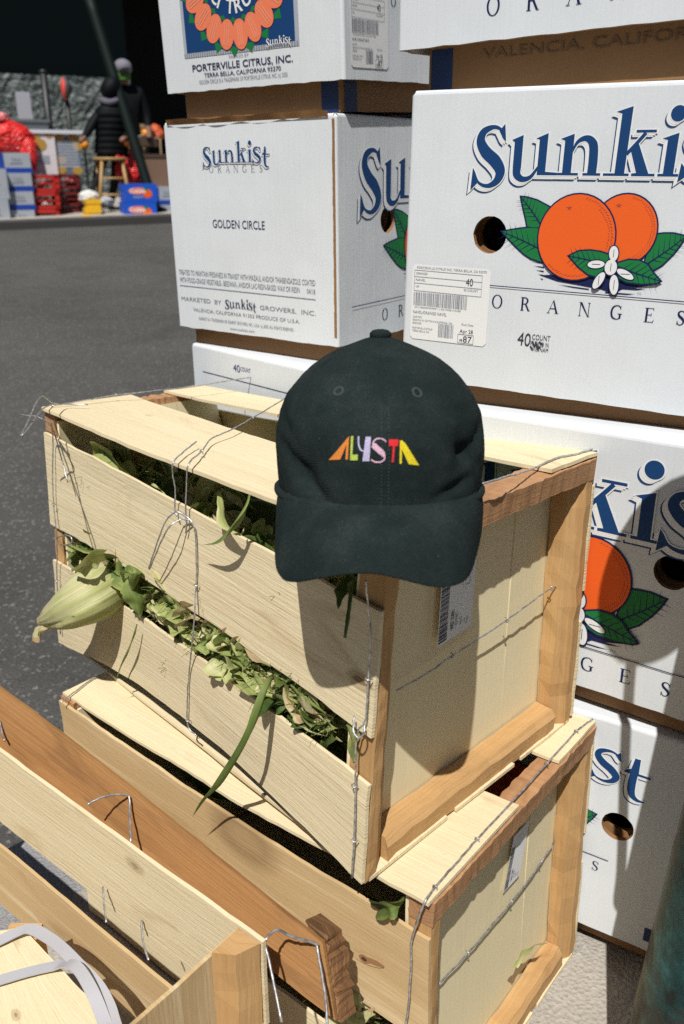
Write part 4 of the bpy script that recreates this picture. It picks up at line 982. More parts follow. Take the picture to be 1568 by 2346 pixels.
def loose(C, n, spec, seed, label, amount=1):
    q = random.Random(seed); mb = MB()
    for k in range(n):
        u = q.uniform(.13, .86); v, w_, dv, dw = spec(q, u)
        c = C.P(u, v, w_); L = q.choice((.018, .03, .045, .06, .085)) * q.uniform(.8, 1.2); ang = q.uniform(-.7, .7) + (pi if q.random() < .5 else 0)
        eu, ew, ev = (C.c[1, 0, 0] - C.c[0, 0, 0]).normalized(), (C.c[1, 0, 1] - C.c[1, 0, 0]).normalized(), C.nf
        d = (eu * cos(ang) + ew * sin(ang) * .6 + ev * q.uniform(-.25, .22)).normalized()
        sd = d.cross(ev).normalized(); bend = q.gauss(0, .26) * L
        pts = [c - d * L / 2, c - d * L * .15 + sd * bend * .6 + ev * q.uniform(0, .006), c + d * L * .2 + sd * bend + ev * q.uniform(-.002, .006), c + d * L / 2 + sd * bend * .2 - ev * q.uniform(0, .008) - V((0, 0, L * q.uniform(0, .25)))]
        bad = False
        for p_ in pts:
            fd = (p_ - C.c[1, 0, 0]).dot(C.nf); wp = w_ + (p_ - c).dot(ew) / C.H
            if wp > .93 or (fd > -.016 and abs(wp - (gapw(u) + .045 * sin(pi * u))) > .075 and C is UC): bad = True
        wl, tn, sdn = q.choice((.003, .005, .008, .012, .017, .024)) * q.uniform(.8, 1.2), q.choice((.22, .42, .54, .62, .70, .78, .86, .96)), seed * 100 + k
        fo_, tw_ = q.uniform(.1, .8), q.uniform(-3.2, 3.2)
        if bad: continue
        leaf(mb, pts, wl, tn, sdn, fo_, twist=tw_, ruf=1.2, nc=6)
    for k in range(n // 7):
        u = q.uniform(.1, .9); v, w_, dv, dw = spec(q, u); silk(mb, C.P(u, v, w_), C.nf + V((0, 0, .3)), 7, .014, seed + k)
    return tag(wbuild(mb, 'loose_husk', HUSK, C.root, True), kind=None)
def gapw(u): return (.535 + (.458 - .535) * u + .383 + (.321 - .383) * u) / 2
def sp1(q, u): return q.uniform(.016, .075), gapw(u) + .04 * sin(pi * u) + q.gauss(-.012, .045), 0, 0
def sp2(q, u): return q.uniform(.03, .2), .77 + .05 * (1 - u) + q.gauss(-.03, .04), 0, 0
def sp3(q, u): return q.uniform(.04, .30), q.uniform(.56, .86), 0, 0
def sp4(q, u): return q.uniform(.5, .75), q.uniform(.60, .74), 0, 0
def stuff(o, C, label):
    m = o.matrix_world.copy(); o.parent = None; o.matrix_world = Matrix(); tag(o, label, 'husk', kind='stuff')
stuff(loose(UC, 760, sp1, 5, ''), UC, 'tangle of loose green husk leaves in the gap between the side slats of the upper crate')
stuff(loose(UC, 240, sp2, 6, ''), UC, 'loose green husk leaves under the lid of the upper crate')
stuff(loose(UC, 50, sp4, 9, ''), UC, 'loose husk leaves in the open top of the upper crate behind the cap')
stuff(loose(LC, 46, lambda q, u: (q.uniform(.03, .10), .43 + q.gauss(0, .05), 0, 0), 7, ''), LC, 'loose husk leaves in the side gap of the lower crate')

# the ear sticking out of the upper crate
root = empty('corn_ear', at(250, 1340, .93), 'pale green ear of corn poking out of the side gap of the upper crate', 'corn')
def fo(x, y, off): return UC.px('f', *z1(x, y), off)
A_ = [fo(655, 1015, -.060), fo(575, 1078, -.012), fo(440, 1163, .032), fo(305, 1235, .051), fo(205, 1276, .057)]
mb = MB(); ear_mesh(mb, A_, .0285, 51, .85, 60, 60, .8, .93, prof=[(0, .80), (.15, .95), (.35, 1.02), (.5, .96), (.68, .72), (.84, .44), (.94, .27), (1, .20)]); wbuild(mb, 'husk', HUSK, root, True)
mb = MB(); leaf(mb, [fo(238, 1262, .058), fo(198, 1290, .06), fo(178, 1330, .058), fo(162, 1378, .055)], .026, .84, 52, .35, twist=.5); wbuild(mb, 'husk_leaf', HUSK, root, True)
mb = MB(); leaf(mb, [fo(520, 935, .01), fo(450, 960, .035), fo(400, 1010, .045), fo(370, 1020, .045)], .022, .76, 55, .3, twist=.3); wbuild(mb, 'husk_leaf', HUSK, root, True)
mb = MB(); leaf(mb, [fo(680, 1050, .004), fo(668, 1120, .012), fo(690, 1190, .010), fo(700, 1260, .008)], .022, .44, 56, .4, twist=.6); wbuild(mb, 'husk_leaf', HUSK, root, True)
mb = MB(); leaf(mb, [fo(650, 990, .0), fo(675, 1030, .016), fo(655, 1130, .014)], .02, .5, 57, .4); wbuild(mb, 'husk_leaf', HUSK, root, True)
# single strands one can point to
def strand(label, pts, wd, tint, seed, **k):
    mb = MB(); leaf(mb, pts, wd, tint, seed, **k); tag(mb.build('husk_strand', HUSK, smooth=True), label, 'husk strand', 'husk strands hanging from the crates')
uf = lambda x, y, o: UC.px('f', x, y, o)
strand('long thin green husk strand hanging over the lower slat of the upper crate', [uf(628, 1550, .004), uf(612, 1580, .022), uf(570, 1690, .04), uf(510, 1790, .045), uf(468, 1835, .044), uf(440, 1873, .04)], .0075, .40, 61, fold=.5, twist=.4)
strand('thin green husk strand curling over the upper slat left of the cap', [uf(572, 1125, .002), uf(560, 1158, .016), uf(530, 1205, .022), uf(496, 1240, .02), uf(455, 1248, .016)], .006, .44, 62, fold=.5, twist=.5)
strand('short yellowish husk strand curled over the upper slat left of the cap', [uf(505, 1128, -.01), uf(508, 1160, .004), uf(512, 1196, .012), uf(548, 1222, .014), uf(560, 1208, .006)], .008, .78, 63, fold=.3)
strand('dark green leaf hanging under the cap brim', [at(806, 1322, .565), at(798, 1345, .562), at(786, 1372, .560), at(775, 1396, .560)], .011, .16, 64, fold=.4)
strand('thin stalk hanging under the cap brim', [at(808, 1325, .568), at(803, 1380, .564), at(797, 1425, .562), at(791, 1462, .562)], .003, .22, 65, fold=.5, taper=(.8, .3))
strand('green leaf curling out at the front corner of the lower crate', [lf(*z3b(235, 1045), -.02), lf(*z3b(290, 1048), .004), lf(*z3b(335, 1050), .006), lf(*z3b(388, 1005), -.012)], .018, .34, 66, fold=.35, twist=.6)
strand('pale leaf lying on the bottom rail of the lower crate', [LC.px('e', *z3b(848, 1312), .004), LC.px('e', *z3b(890, 1250), .003), LC.px('e', *z3b(940, 1218), .003), LC.px('e', *z3b(995, 1208), .004)], .012, .80, 67, fold=.1)
strand('thin dry strand hanging below the big ear of corn', [uf(313, 1430, .012), uf(300, 1470, .014), uf(278, 1520, .014), uf(263, 1568, .016)], .004, .50, 68, fold=.4)
strand('narrow green leaf standing in the gap beside the front corner post', [uf(806, 1738, -.004), uf(808, 1690, -.002), uf(806, 1650, -.003), uf(803, 1630, -.006)], .016, .62, 69, fold=.05)
strand('pale curled husk piece showing in the lower crate beside the dark cleat', [lf(*z3b(150, 1400), -.004), lf(*z3b(165, 1450), .006), lf(*z3b(150, 1490), .008), lf(*z3b(200, 1530), .006), lf(*z3b(262, 1480), .0)], .018, .76, 70, fold=.3)
strand('small green sprig lying in the lid opening of the lower crate', [LC.px('t', *z3b(722, 665), -.02), LC.px('t', *z3b(750, 650), -.014), LC.px('t', *z3b(775, 635), -.016)], .009, .45, 71, fold=.3)

# ------------------------------------------------------------------ the cap
def m_cap():
    m = mat('dark_green_black_cotton', (.010, .014, .014), .95, spec=.06); g = NG(m); o = g.obj()
    a = g.noise(o, 1500, 2, .8); b = g.noise(o, 28, 5, .65); wv = g.n('ShaderNodeTexWave'); g.l(o, wv.inputs['Vector']); wv.inputs['Scale'].default_value = 420; wv.bands_direction = 'DIAGONAL'
    f = g.math('ADD', g.math('MULTIPLY', a, .6), g.math('MULTIPLY', b, .4))
    c = g.ramp(f, [(.36, (.0080, .0138, .0138)), (.54, (.0170, .0262, .0255)), (.74, (.055, .066, .063))])
    li = g.noise(g.scale(o, (900, 350, 900)), 1, 2, .6); c = g.mix(g.ramp(li, [(.70, (0, 0, 0)), (.76, (.8, .8, .8))]), c, (.10, .115, .11))
    g.col(c); g.bump(g.math('ADD', a, g.math('MULTIPLY', wv.outputs['Fac'], .4)), .7, .0007)
    return m
CAPM = m_cap(); THREAD = mat('dark_stitching_thread', (.030, .038, .038), .9)
tl = R(6)
CAX, CBK = V((0, sin(tl), cos(tl))), V((0, cos(tl), -sin(tl)))     # crown axis, direction to the back of the cap
PXM = .600 / F
cap_c = at(869, 1100, .600)
root = empty('baseball_cap', cap_c, 'dark green-black cotton baseball cap with multicoloured embroidered lettering, hung on the crate corner', 'cap')
HW = [(0, 0), (4, 24), (9, 38), (20, 66), (35, 100), (50, 128), (70, 154), (90, 174), (128, 204), (168, 222), (212, 230), (250, 232), (290, 231), (340, 227), (372, 224)]
HTOT = 350
FOLDS = [(-1.25, .62, -.62, .90, .0042, .0065), (-1.05, .80, -.50, .97, .0028, .0045), (-1.35, .45, -.95, .62, .0028, .006), (.70, .60, 1.05, .78, .0045, .0065), (1.30, .52, .80, .72, .0035, .006), (.45, .93, 1.0, .84, .0030, .0045), (.25, .42, .5, .25, .0014, .006), (-.5, .30, -.25, .5, .0012, .007)]
def crown(th_, h):                                      # th_ from the front centre, h pixels below the button
    h = min(max(h, 0), HTOT + 30); w_ = interp(HW, min(h, HTOT)) * PXM
    k = h / HTOT
    dn_ = .0
    w_ *= 1 - .06 * exp(-((th_ + .78) / .20) ** 2 - ((k - .78) / .16) ** 2) - .045 * exp(-((th_ - .82) / .17) ** 2 - ((k - .66) / .2) ** 2)
    w_ *= 1 + .012 * nz(cos(th_) * 2.2, sin(th_) * 2.2, k * 4) + .006 * nz(cos(th_) * 6, sin(th_) * 6, k * 9)
    w_ *= 1 + .014 * exp(-((th_ + .45 - .5 * (k - .8)) / .10) ** 2 - ((k - .86) / .10) ** 2)
    for (t0, k0, t1, k1, dp, wd) in FOLDS:
        X, Y = th_ * .07, k * .115; ax_, ay_, bx_, by_ = t0 * .07, k0 * .115, t1 * .07, k1 * .115
        dx, dy = bx_ - ax_, by_ - ay_; tt = max(0, min(1, ((X - ax_) * dx + (Y - ay_) * dy) / (dx * dx + dy * dy)))
        dd = sqrt((X - ax_ - tt * dx) ** 2 + (Y - ay_ - tt * dy) ** 2)
        w_ -= dp * sin(pi * (.12 + .76 * tt)) * exp(-(dd / wd) ** 2)
    for j in range(-3, 4):
        dth = th_ - j * pi / 3; w_ += (.0007 * exp(-((dth * w_) / .0035) ** 2) - .0010 * exp(-((dth * w_) / .0007) ** 2)) if h > 8 else 0
    x = sin(th_) * w_; y = -cos(th_) * w_ * 1.13
    hh = (HTOT - h) * PXM / cos(R(12)) * .935
    sag = .0035 * cos(th_) * k ** 3
    w_ *= 1 + .012 * max(0, (k - .93) / .07) ** 2 * max(0, cos(th_))
    return cap_c + RT * x + CBK * (y + .006 * (1 - k)) + CAX * (hh - .004 + sag)
mb = MB()
NU, NV = 150, 60
hs = [HTOT * (j / NV) ** 1.25 for j in range(NV + 1)]
mb.grid(lambda a, b: crown(-pi + 2 * pi * a, hs[int(round(b * NV))]), NU, NV)
co = wbuild(mb, 'crown', CAPM, root, True)
sm = co.modifiers.new('cloth', 'SOLIDIFY'); sm.thickness = .0014; sm.offset = 0
bvh = BVHTree.FromPolygons([V(v) for v in mb.v], mb.f)
def on_crown(px, py, off=.0005):
    d = ray(px, py).normalized(); hit, nn, _, _ = bvh.ray_cast(CAMP, d)
    if hit is None: hit = at(px, py, .53); nn = -d
    if nn.dot(d) > 0: nn = -nn
    return hit + nn * off, nn
mb = MB(); pb = crown(0, 0) ; mb.lathe(pb - CAX * .0008, [(.0001, -.001), (.0066, -.001), (.0076, .0012), (.0074, .0032), (.0055, .0050), (.0025, .0057), (.0001, .0058)], 24, ax=CAX); wbuild(mb, 'top_button', CAPM, root, True)
OUT = [(646, 1108, .588), (643, 1210, .566), (642, 1284, .550), (650, 1316, .541), (674, 1334, .528), (736, 1325, .507), (810, 1315, .493), (865, 1316, .488), (920, 1328, .490), (986, 1344, .496), (1030, 1343, .503), (1063, 1321, .516), (1083, 1262, .541), (1094, 1205, .564), (1100, 1108, .588)]
OP = spline([at(*p) for p in OUT], 6)
def brim(a, b, off=0):
    i = a * (len(OP) - 1); k = min(int(i), len(OP) - 2); o = OP[k].lerp(OP[k + 1], i - k)
    th_ = (a * 2 - 1) * R(86)
    e = crown(th_, HTOT - 7) * .965 + cap_c * .035 - CAX * .001
    p = e.lerp(o, b); out_ = (-CBK * cos(th_) + CAX * .9).normalized()
    return p + out_ * (.010 * sin(pi * min(1, b)) * (1 - abs(a * 2 - 1) ** 3) + off)
mb = MB(); mb.grid(lambda a, b: brim(a, b), 84, 24)
bo = wbuild(mb, 'brim', CAPM, root, True)
mb = MB(); mb.tube([crown(R(-100 + 200 * k / 60), HTOT - 1) + (-CBK * cos(R(-100 + 200 * k / 60)) + RT * sin(R(-100 + 200 * k / 60))) * .0016 - CAX * .0008 for k in range(61)], .0029, 10); wbuild(mb, 'crown_hem', CAPM, root, True); sm = bo.modifiers.new('board', 'SOLIDIFY'); sm.thickness = .0034; sm.offset = -1 if True else 1
bv = bo.modifiers.new('edge', 'BEVEL'); bv.width = .0012; bv.segments = 2; bv.limit_method = 'ANGLE'; bv.angle_limit = R(50)
mb = MB()
for t in (.50, .62, .74, .86, .95):
    mg = .06 + .10 * (1 - t)
    for k in range(70):
        a0 = mg + (1 - 2 * mg) * k / 70; a1 = a0 + (1 - 2 * mg) / 70 * .62
        sh = lambda a: t - .22 * (abs(a * 2 - 1) / (1 - 2 * mg)) ** 8
        mb.tube([brim(a, sh(a), .0003) for a in (a0, (a0 + a1) / 2, a1)], .00042, 5)
wbuild(mb, 'stitching', THREAD, root, True)
mb = MB()
for k in range(46):                                     # double stitch rows along the front seam
    h0 = 14 + k * 7.8
    for sg in (-1, 1):
        f_ = lambda h: crown(sg * .0022 / max(.004, interp(HW, h) * PXM), h) - CBK * .0003
        mb.tube([f_(h0), f_(h0 + 4.6)], .00032, 5)
wbuild(mb, 'stitching', THREAD, root, True)
for x, y in ((777, 898), (955, 901)):
    c, n = on_crown(x, y, .0004); a = n.cross(CAX).normalized(); b = n.cross(a); mb = MB()
    ring = lambda r_, t_: [c + (a * cos(2 * pi * k / 20) + b * sin(2 * pi * k / 20)) * r_ for k in range(21)]
    mb.tube(ring(.0030, 0), .0011, 7); mb.lathe(c - n * .0002, [(.0022, 0), (.0001, 0)], 14, ax=n); o = wbuild(mb, 'eyelet', THREAD, root, True)
# embroidery
def zc(x, y): return (589.25 + x * .36743, 739.8 + y * .36743)
def emb(name, col, polys, label):
    m = mat(name + '_thread', col, .55); g = NG(m); n = g.noise(g.obj(), 2600, 2, .8); g.col(g.ramp(n, [(.3, tuple(x * .55 for x in col)), (.6, col)])); g.bump(n, .8, .001)
    mb = MB()
    for loop in polys:
        # fine fill so that the patch follows the crown
        P2 = [V((*zc(*p), 0)) for p in loop]; tri = tessellate_polygon([P2]); bm = bmesh.new(); vs = [bm.verts.new(p) for p in P2]
        for t in tri:
            try: bm.faces.new([vs[i] for i in t])
            except ValueError: pass
        bmesh.ops.subdivide_edges(bm, edges=bm.edges, cuts=2, use_grid_fill=True); bm.verts.index_update()
        i0 = len(mb.v)
        for v in bm.verts: mb.vert(on_crown(v.co.x, v.co.y, .0012)[0])
        for f in bm.faces: mb.face([i0 + v.index for v in f.verts])
        bnd = [e for e in bm.edges if len(e.link_faces) == 1]; bm.verts.ensure_lookup_table(); dn_ = {}
        for e in bnd:
            ids = []
            for v in e.verts:
                if v.index not in dn_: dn_[v.index] = mb.vert(on_crown(v.co.x, v.co.y, -.0006)[0])
                ids.append((i0 + v.index, dn_[v.index]))
            mb.face((ids[0][0], ids[1][0], ids[1][1], ids[0][1]))
        bm.free()
    o = wbuild(mb, 'embroidered_letter', m, root); tag(o, label)
def arc(pts, ws, n=5):
    P = spline([(x, y, 0) for x, y in pts], n); L_, R_ = [], []
    for i, p in enumerate(P):
        d = (P[min(i + 1, len(P) - 1)] - P[max(i - 1, 0)]).normalized(); t = i / n; k = min(int(t), len(ws) - 2); w_ = ws[k] + (ws[k + 1] - ws[k]) * (t - k)
        L_.append((p.x - d.y * w_ / 2, p.y + d.x * w_ / 2)); R_.append((p.x + d.y * w_ / 2, p.y - d.x * w_ / 2))
    return L_ + R_[::-1]
emb('orange', (.85, .27, .035), [[(453, 855), (520, 778), (578, 706), (577, 724), (524, 851)], [(564, 722), (577, 712), (570, 851), (556, 851)]], 'orange letter A')
emb('green', (.55, .70, .10), [[(590, 707), (603, 707), (598, 822), (632, 820), (630, 856), (584, 856)]], 'yellow-green letter L')
emb('lilac', (.60, .56, .80), [arc([(636, 708), (637, 760), (650, 792), (672, 800)], [9, 9, 9, 8]), [(680, 711), (712, 711), (702, 861), (660, 861)]], 'lilac letter Y')
emb('pink', (.82, .52, .68), [[(716, 776), (724, 748), (742, 752), (800, 808), (803, 832), (790, 840)], arc([(722, 770), (728, 742), (748, 724), (776, 724), (808, 742)], [8, 9, 9, 9, 9]), arc([(798, 826), (790, 852), (768, 866), (738, 866), (712, 852)], [8, 9, 9, 9, 9])], 'pink letter S')
emb('red', (.85, .02, .03), [[(825, 728), (882, 728), (876, 771), (858, 770), (850, 868), (837, 868), (845, 769), (825, 768)]], 'red letter T')
emb('yellow', (.90, .72, .01), [[(890, 735), (902, 733), (900, 876), (887, 876)], [(902, 733), (926, 756), (1007, 887), (944, 880), (902, 790)]], 'yellow letter A')

# ------------------------------------------------------------------ teal post at the right edge
def m_teal():
    m = mat('weathered_teal_paint', (.01, .10, .10), .55, spec=.35); g = NG(m); o = g.obj()
    n = g.noise(g.scale(o, (9, 9, 5)), 1, 6, .7, .6); n2 = g.noise(o, 60, 5, .7); n3 = g.noise(g.scale(o, (5, 5, 3), (3, 1, 2)), 1, 6, .7, .4)
    c = g.ramp(g.math('ADD', g.math('MULTIPLY', n, .6), g.math('MULTIPLY', n2, .4)), [(.40, (.003, .014, .017)), (.52, (.006, .055, .06)), (.66, (.045, .18, .185))])
    c = g.mix(g.ramp(n3, [(.46, (0, 0, 0)), (.58, (1, 1, 1))]), c, (.045, .022, .014)); g.col(c); g.bump(n2, .5, .002)
    g.l(g.ramp(n3, [(.5, (.4, .4, .4)), (.62, (.85, .85, .85))]), g.b.inputs['Roughness']); return m
TEAL = m_teal()
b0 = cr(.327, .500, -.828); BAX = V((.045, 0, 1)).normalized()
root = empty('steel_bollard', b0, 'thick weathered teal steel bollard at the right edge beside the cartons', 'bollard')
def prof(zz): return zz + .828
mb = MB(); mb.lathe(b0, [(.086, 0), (.086, .02), (.080, .04), (.079, prof(-.12)), (.081, prof(-.10)), (.081, prof(-.075)), (.07, prof(-.07))], 48, ax=BAX); wbuild(mb, 'post', TEAL, root, True)
mb = MB(); mb.lathe(b0, [(.07, prof(-.072)), (.074, prof(-.06)), (.06, prof(-.045)), (.001, prof(-.04))], 40, ax=BAX); wbuild(mb, 'domed_head', TEAL, root, True)
mb = MB(); mb.lathe(cr(.254, .50, -.014), [(.051 * sin(pi * k / 14) + .0002, -.051 * cos(pi * k / 14)) for k in range(15)], 28); wbuild(mb, 'shadow_knob', TEAL, root, True)  # added out-of-frame ball, shaped to cast the rounded shadow on the cartons
mb = MB(); mb.tube(spline([cr(.262, .50, -.02), cr(.240, .50, -.058), cr(.239, .50, -.09), cr(.246, .50, -.2), cr(.259, .50, -.36), cr(.262, .50, -.42), cr(.275, .50, -.435)], 6), .0048, 10); wbuild(mb, 'shadow_bar', TEAL, root, True)  # added out-of-frame rod that casts the thin shadow band on the cartons
mb = MB(); mb.lathe(b0 - V((0, 0, .004)), [(.115, 0), (.115, .010), (.085, .014)], 36); wbuild(mb, 'base_plate', TEAL, root)

# ------------------------------------------------------------------ the far side of the street
Q0 = V((-2.95, 10.26, 0)); ES, ET = V((.909, .418, 0)), V((-.418, .909, 0))
def zf(px, py): return (px * .2589, 65.5 + py * .2589)                  # coordinates measured on an enlarged view
def far(x, y, t):                                     # point of the vertical plane t metres behind the far kerb
    d = ray(*zf(x, y)); n = ET; p0 = V((Q0.x, Q0.y, CAMP.z)) + ET * t
    return CAMP + d * ((p0 - CAMP).dot(n) / d.dot(n))
def gz(p): return zroad(p.x, p.y) + .10
def fw3(s, t, z): p = Q0 + ES * s + ET * t; return V((p.x, p.y, z))
def st(p): r_ = V((p.x, p.y, 0)) - Q0; return r_.dot(ES), r_.dot(ET)
FRM = Matrix((ES, ET, V((0, 0, 1)))).transposed()
g = MB()
g.grid(lambda a, b: (lambda p: V((p.x, p.y, gz(p))))(Q0 + ES * (-22 + 44 * a) + ET * (.14 + 3.6 * b)), 30, 6); tag(g.build('far_pavement', CONC), kind='structure')
g = MB()
g.grid(lambda a, b: (lambda p, dz: V((p.x, p.y, gz(p) + dz)))(Q0 + ES * (-22 + 44 * a) + ET * ((.14, .015, 0, 0)[int(round(b * 3))]), (0, 0, -.015, -.16)[int(round(b * 3))]), 60, 3); tag(g.build('far_kerb', mat('dark_kerb', (.035, .033, .032), .7)), kind='structure')  # far kerb in one dark tone
# building
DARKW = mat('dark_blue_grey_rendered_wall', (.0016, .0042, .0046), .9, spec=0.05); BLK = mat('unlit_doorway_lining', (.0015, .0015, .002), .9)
def m_stone():
    m = mat('rough_stone_facing', (.2, .2, .19), .9); g = NG(m); o = g.obj()
    n = g.noise(g.scale(o, (4.5, 4.5, 13)), 1.6, 5, .7, .6); v = g.noise(g.scale(o, (22, 22, 50)), 1, 3, .6)
    f = g.math('ADD', g.math('MULTIPLY', n, .6), g.math('MULTIPLY', v, .4))
    g.col(g.ramp(f, [(.41, (.003, .008, .010)), (.50, (.075, .095, .092)), (.60, (.25, .275, .26))])); g.bump(f, .8, .03); return m
WT = 3.3
root = empty('shop_building', fw3(0, WT, gz(fw3(0, WT, 0))), 'dark shop front across the street with a rough stone base and a black doorway', 'building', None, FRM)
def lbox(mb, s0, s1, t0, t1, z0, z1, seed=0):
    mb.box(((s0 + s1) / 2, (t0 + t1) / 2, (z0 + z1) / 2), (s1 - s0, t1 - t0, z1 - z0), seed=seed)
sdoor = st(far(1128, 300, WT))[0]; zst = (far(500, 420, WT)).z - root.location.z
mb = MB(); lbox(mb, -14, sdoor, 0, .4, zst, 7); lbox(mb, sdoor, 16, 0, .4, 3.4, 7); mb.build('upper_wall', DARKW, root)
mb = MB(); mb.grid(lambda a, b: V((-14 + (sdoor + 14) * a, -.06 - .05 * abs(nz(a * 90, b * 9)) - .03 * nz(a * 300, b * 24), -.3 + (zst + .3) * b)), 260, 24); mb.build('stone_base', m_stone(), root)
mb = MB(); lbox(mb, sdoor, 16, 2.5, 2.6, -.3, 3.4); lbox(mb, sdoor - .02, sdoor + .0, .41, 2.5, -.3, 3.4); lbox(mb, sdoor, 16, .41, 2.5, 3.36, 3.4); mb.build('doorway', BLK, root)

def fthing(name, x, y, t, label, cat, group=None):    # an Empty on the far pavement, local x along the kerb, local y away
    p = far(x, y, t); s_, _ = st(p); b = fw3(s_, t, 0); b.z = gz(b)
    return empty(name, b, label, cat, group, FRM)
def span(root, x0, x1, y0, y1, t):                     # local extents of a seen rectangle on plane t
    a, b = far(x0, y1, t), far(x1, y0, t); inv = root.matrix_world.inverted(); a, b = inv @ a, inv @ b
    return a.x, b.x, a.z, b.z
BLUE = mat('blue_crate_plastic', (.008, .045, .30), .45); PBOX = m_card('printed_pale_carton', (.36, .385, .42), (.28, .31, .35)); REDC = mat('red_crate_plastic', (.42, .022, .016), .4); DRED = mat('dark_red_crate_plastic', (.13, .010, .010), .45)
REDB = mat('red_plastic_bag_film', (.60, .018, .016), .42); YEL = mat('yellow_card', (.72, .42, .015), .5); TAN = mat('tan_card', (.30, .19, .095), .7)
GOLD = mat('golden_brown_print', (.40, .24, .04), .6); BGREY = mat('blue_grey_printed_sheet', (.10, .14, .18), .6); OLIV = mat('black_metal', (.012, .013, .014), .5)
# blue-and-white cartons, one above the other
def pale_box(x0, x1, y0, y1, t, label, depth=.38, blue=True, base=False):
    r_ = fthing('carton', (x0 + x1) / 2, y1, t, label, 'carton', 'pale cartons with blue bases'); a, b, c, d = span(r_, x0, x1, y0, y1, t)
    z0 = min(c, 0) if base else c
    mb = MB(); lbox(mb, a, b, 0, depth, c + .05, d); mb.build('body', PBOX, r_)
    if blue:
        mb = MB(); lbox(mb, a - .01, b + .01, -.01, depth + .01, c, c + .055); lbox(mb, a - .012, a + .03, -.008, depth, c + .056, d); mb.build('blue_tray', BLUE, r_)
    else:
        mb = MB(); lbox(mb, a - .004, b + .004, -.004, depth, c, c + .049); mb.build('base', PBOX, r_)
    fl = Flat((a, 0, c), (1, 0, 0), (0, 0, 1), .003); W_, H_ = b - a, d - c
    fl.text('TRIO', W_ * .35, H_ * .58, W_ * .68, H_ * .16, 'grey', 0); fl.line((W_ * .3, H_ * .48), (W_ * .72, H_ * .48), .012, 'grey', 0); fl.build('print', r_)
pale_box(22, 262, 1100, 1278, .45, 'pale carton with blue tray, topmost of the stack under the red bag')
pale_box(48, 275, 1278, 1440, .42, 'darker pale carton second from the top of the blue-trayed stack')
pale_box(68, 292, 1440, 1605, .40, 'pale carton third from the top of the blue-trayed stack')
pale_box(85, 305, 1605, 1772, .38, 'pale carton at the foot of the blue-trayed stack', base=True)
pale_box(-160, 52, 1240, 1510, .30, 'large pale carton cut by the picture edge, upper of two', blue=False)
pale_box(-160, 72, 1510, 1782, .28, 'large pale carton cut by the picture edge, lower of two', blue=False, base=True)
# red crates
def red_crate(x0, x1, y0, y1, t, m_, label, group):
    r_ = fthing('plastic_crate', (x0 + x1) / 2, y1, t, label, 'crate', group); a, b, c, d = span(r_, x0, x1, y0, y1, t); D = .36; h = d - c
    mb = MB()
    for (s0, s1, z0, z1) in ((a, b, c, c + h * .22), (a, b, c + h * .78, d), (a, a + (b - a) * .16, c, d), (b - (b - a) * .16, b, c, d), (a, b, c + h * .45, c + h * .55)):
        lbox(mb, s0, s1, 0, .02, z0, z1); lbox(mb, s0, s1, D - .02, D, z0, z1)
    lbox(mb, a, a + .02, .02, D - .02, c, d); lbox(mb, b - .02, b, .02, D - .02, c, d); lbox(mb, a + .02, b - .02, .02, D - .02, c, c + .02)
    mb.build('crate_shell', m_, r_)
    mb = MB(); q_ = random.Random(x0 + y0)
    for k in range(7): mb.lathe((a + (b - a) * q_.uniform(.15, .85), D * q_.uniform(.15, .5), c + h * q_.uniform(.25, .6)), [(.001, -.03), (.03, -.015), (.034, .0), (.028, .018), (.001, .03)], 10)
    mb.build('produce', mat('produce', (.30, .05, .05), .5), r_, True)
for k, (y0, y1, wd) in enumerate(((1295, 1448, 'topmost'), (1448, 1600, 'middle one'), (1600, 1756, 'lowest'))):
    red_crate(285 + k * 8, 520 + k * 4, y0, y1, .50 - .03 * k, REDC, f'bright red plastic crate of produce, {wd} in the front red stack', 'red plastic crates')
    red_crate(528 + k * 5, 700 + k * 10, y0 - 4, y1 - 26, .75, DRED, f'dark red plastic crate, {wd} in the stack behind the bright red one', 'red plastic crates')
# display counter with printed cloth
r_ = fthing('produce_counter', 470, 1290, .95, 'street counter with a white cloth printed with golden fruit', 'counter')
a, b, c, d = span(r_, 205, 478, 925, 1290, .95); a2, b2, _, _ = span(r_, 478, 700, 925, 1290, .95)
mb = MB(); lbox(mb, a, b, 0, .012, c, d - .01); mb.build('white_cloth', mat('white_printed_cloth', (.62, .58, .60), .7), r_)
mb = MB(); lbox(mb, b + .004, b2, .03, .05, c, d - .03); mb.build('printed_sheet', BGREY, r_)
mb = MB(); lbox(mb, a - .03, b2 + .12, -.02, .85, d - .005, d + .035); mb.build('counter_top', mat('pale_counter_top', (.60, .62, .66), .5), r_)
for x in (a + .05, b2 - .05):
    for y in (.10, .75): mb = MB(); lbox(mb, x - .02, x + .02, y, y + .04, 0, d - .02); mb.build('leg', OLIV, r_)
fl = Flat((a, 0, c), (1, 0, 0), (0, 0, 1), .004); W_, H_ = b - a, d - c
for x, y, rr in ((.42, .82, .085), (.58, .72, .075), (.15, .92, .05), (.15, .10, .06), (.85, .95, .04), (.3, .88, .05)): fl.ell((W_ * x, H_ * y), rr, rr * .9, 'orange', 0)
for k in range(6): fl.line((W_ * .2, H_ * (.45 - k * .035)), (W_ * .8, H_ * (.45 - k * .035)), .012, 'lgrey', 1)
o = fl.mb.build('fruit_print', [GOLD if n_ == 3 else m__ for n_, m__ in enumerate(INKS)], r_)
fl = Flat((b, .03, c), (1, 0, 0), (0, 0, 1), .004); W2 = b2 - b
for k, (x, y) in enumerate(((.2, .88), (.75, .9), (.15, .12), (.8, .1), (.9, .7), (.2, .35))): fl.ell((W2 * x, H_ * y), .06, .05, 'orange', 0)
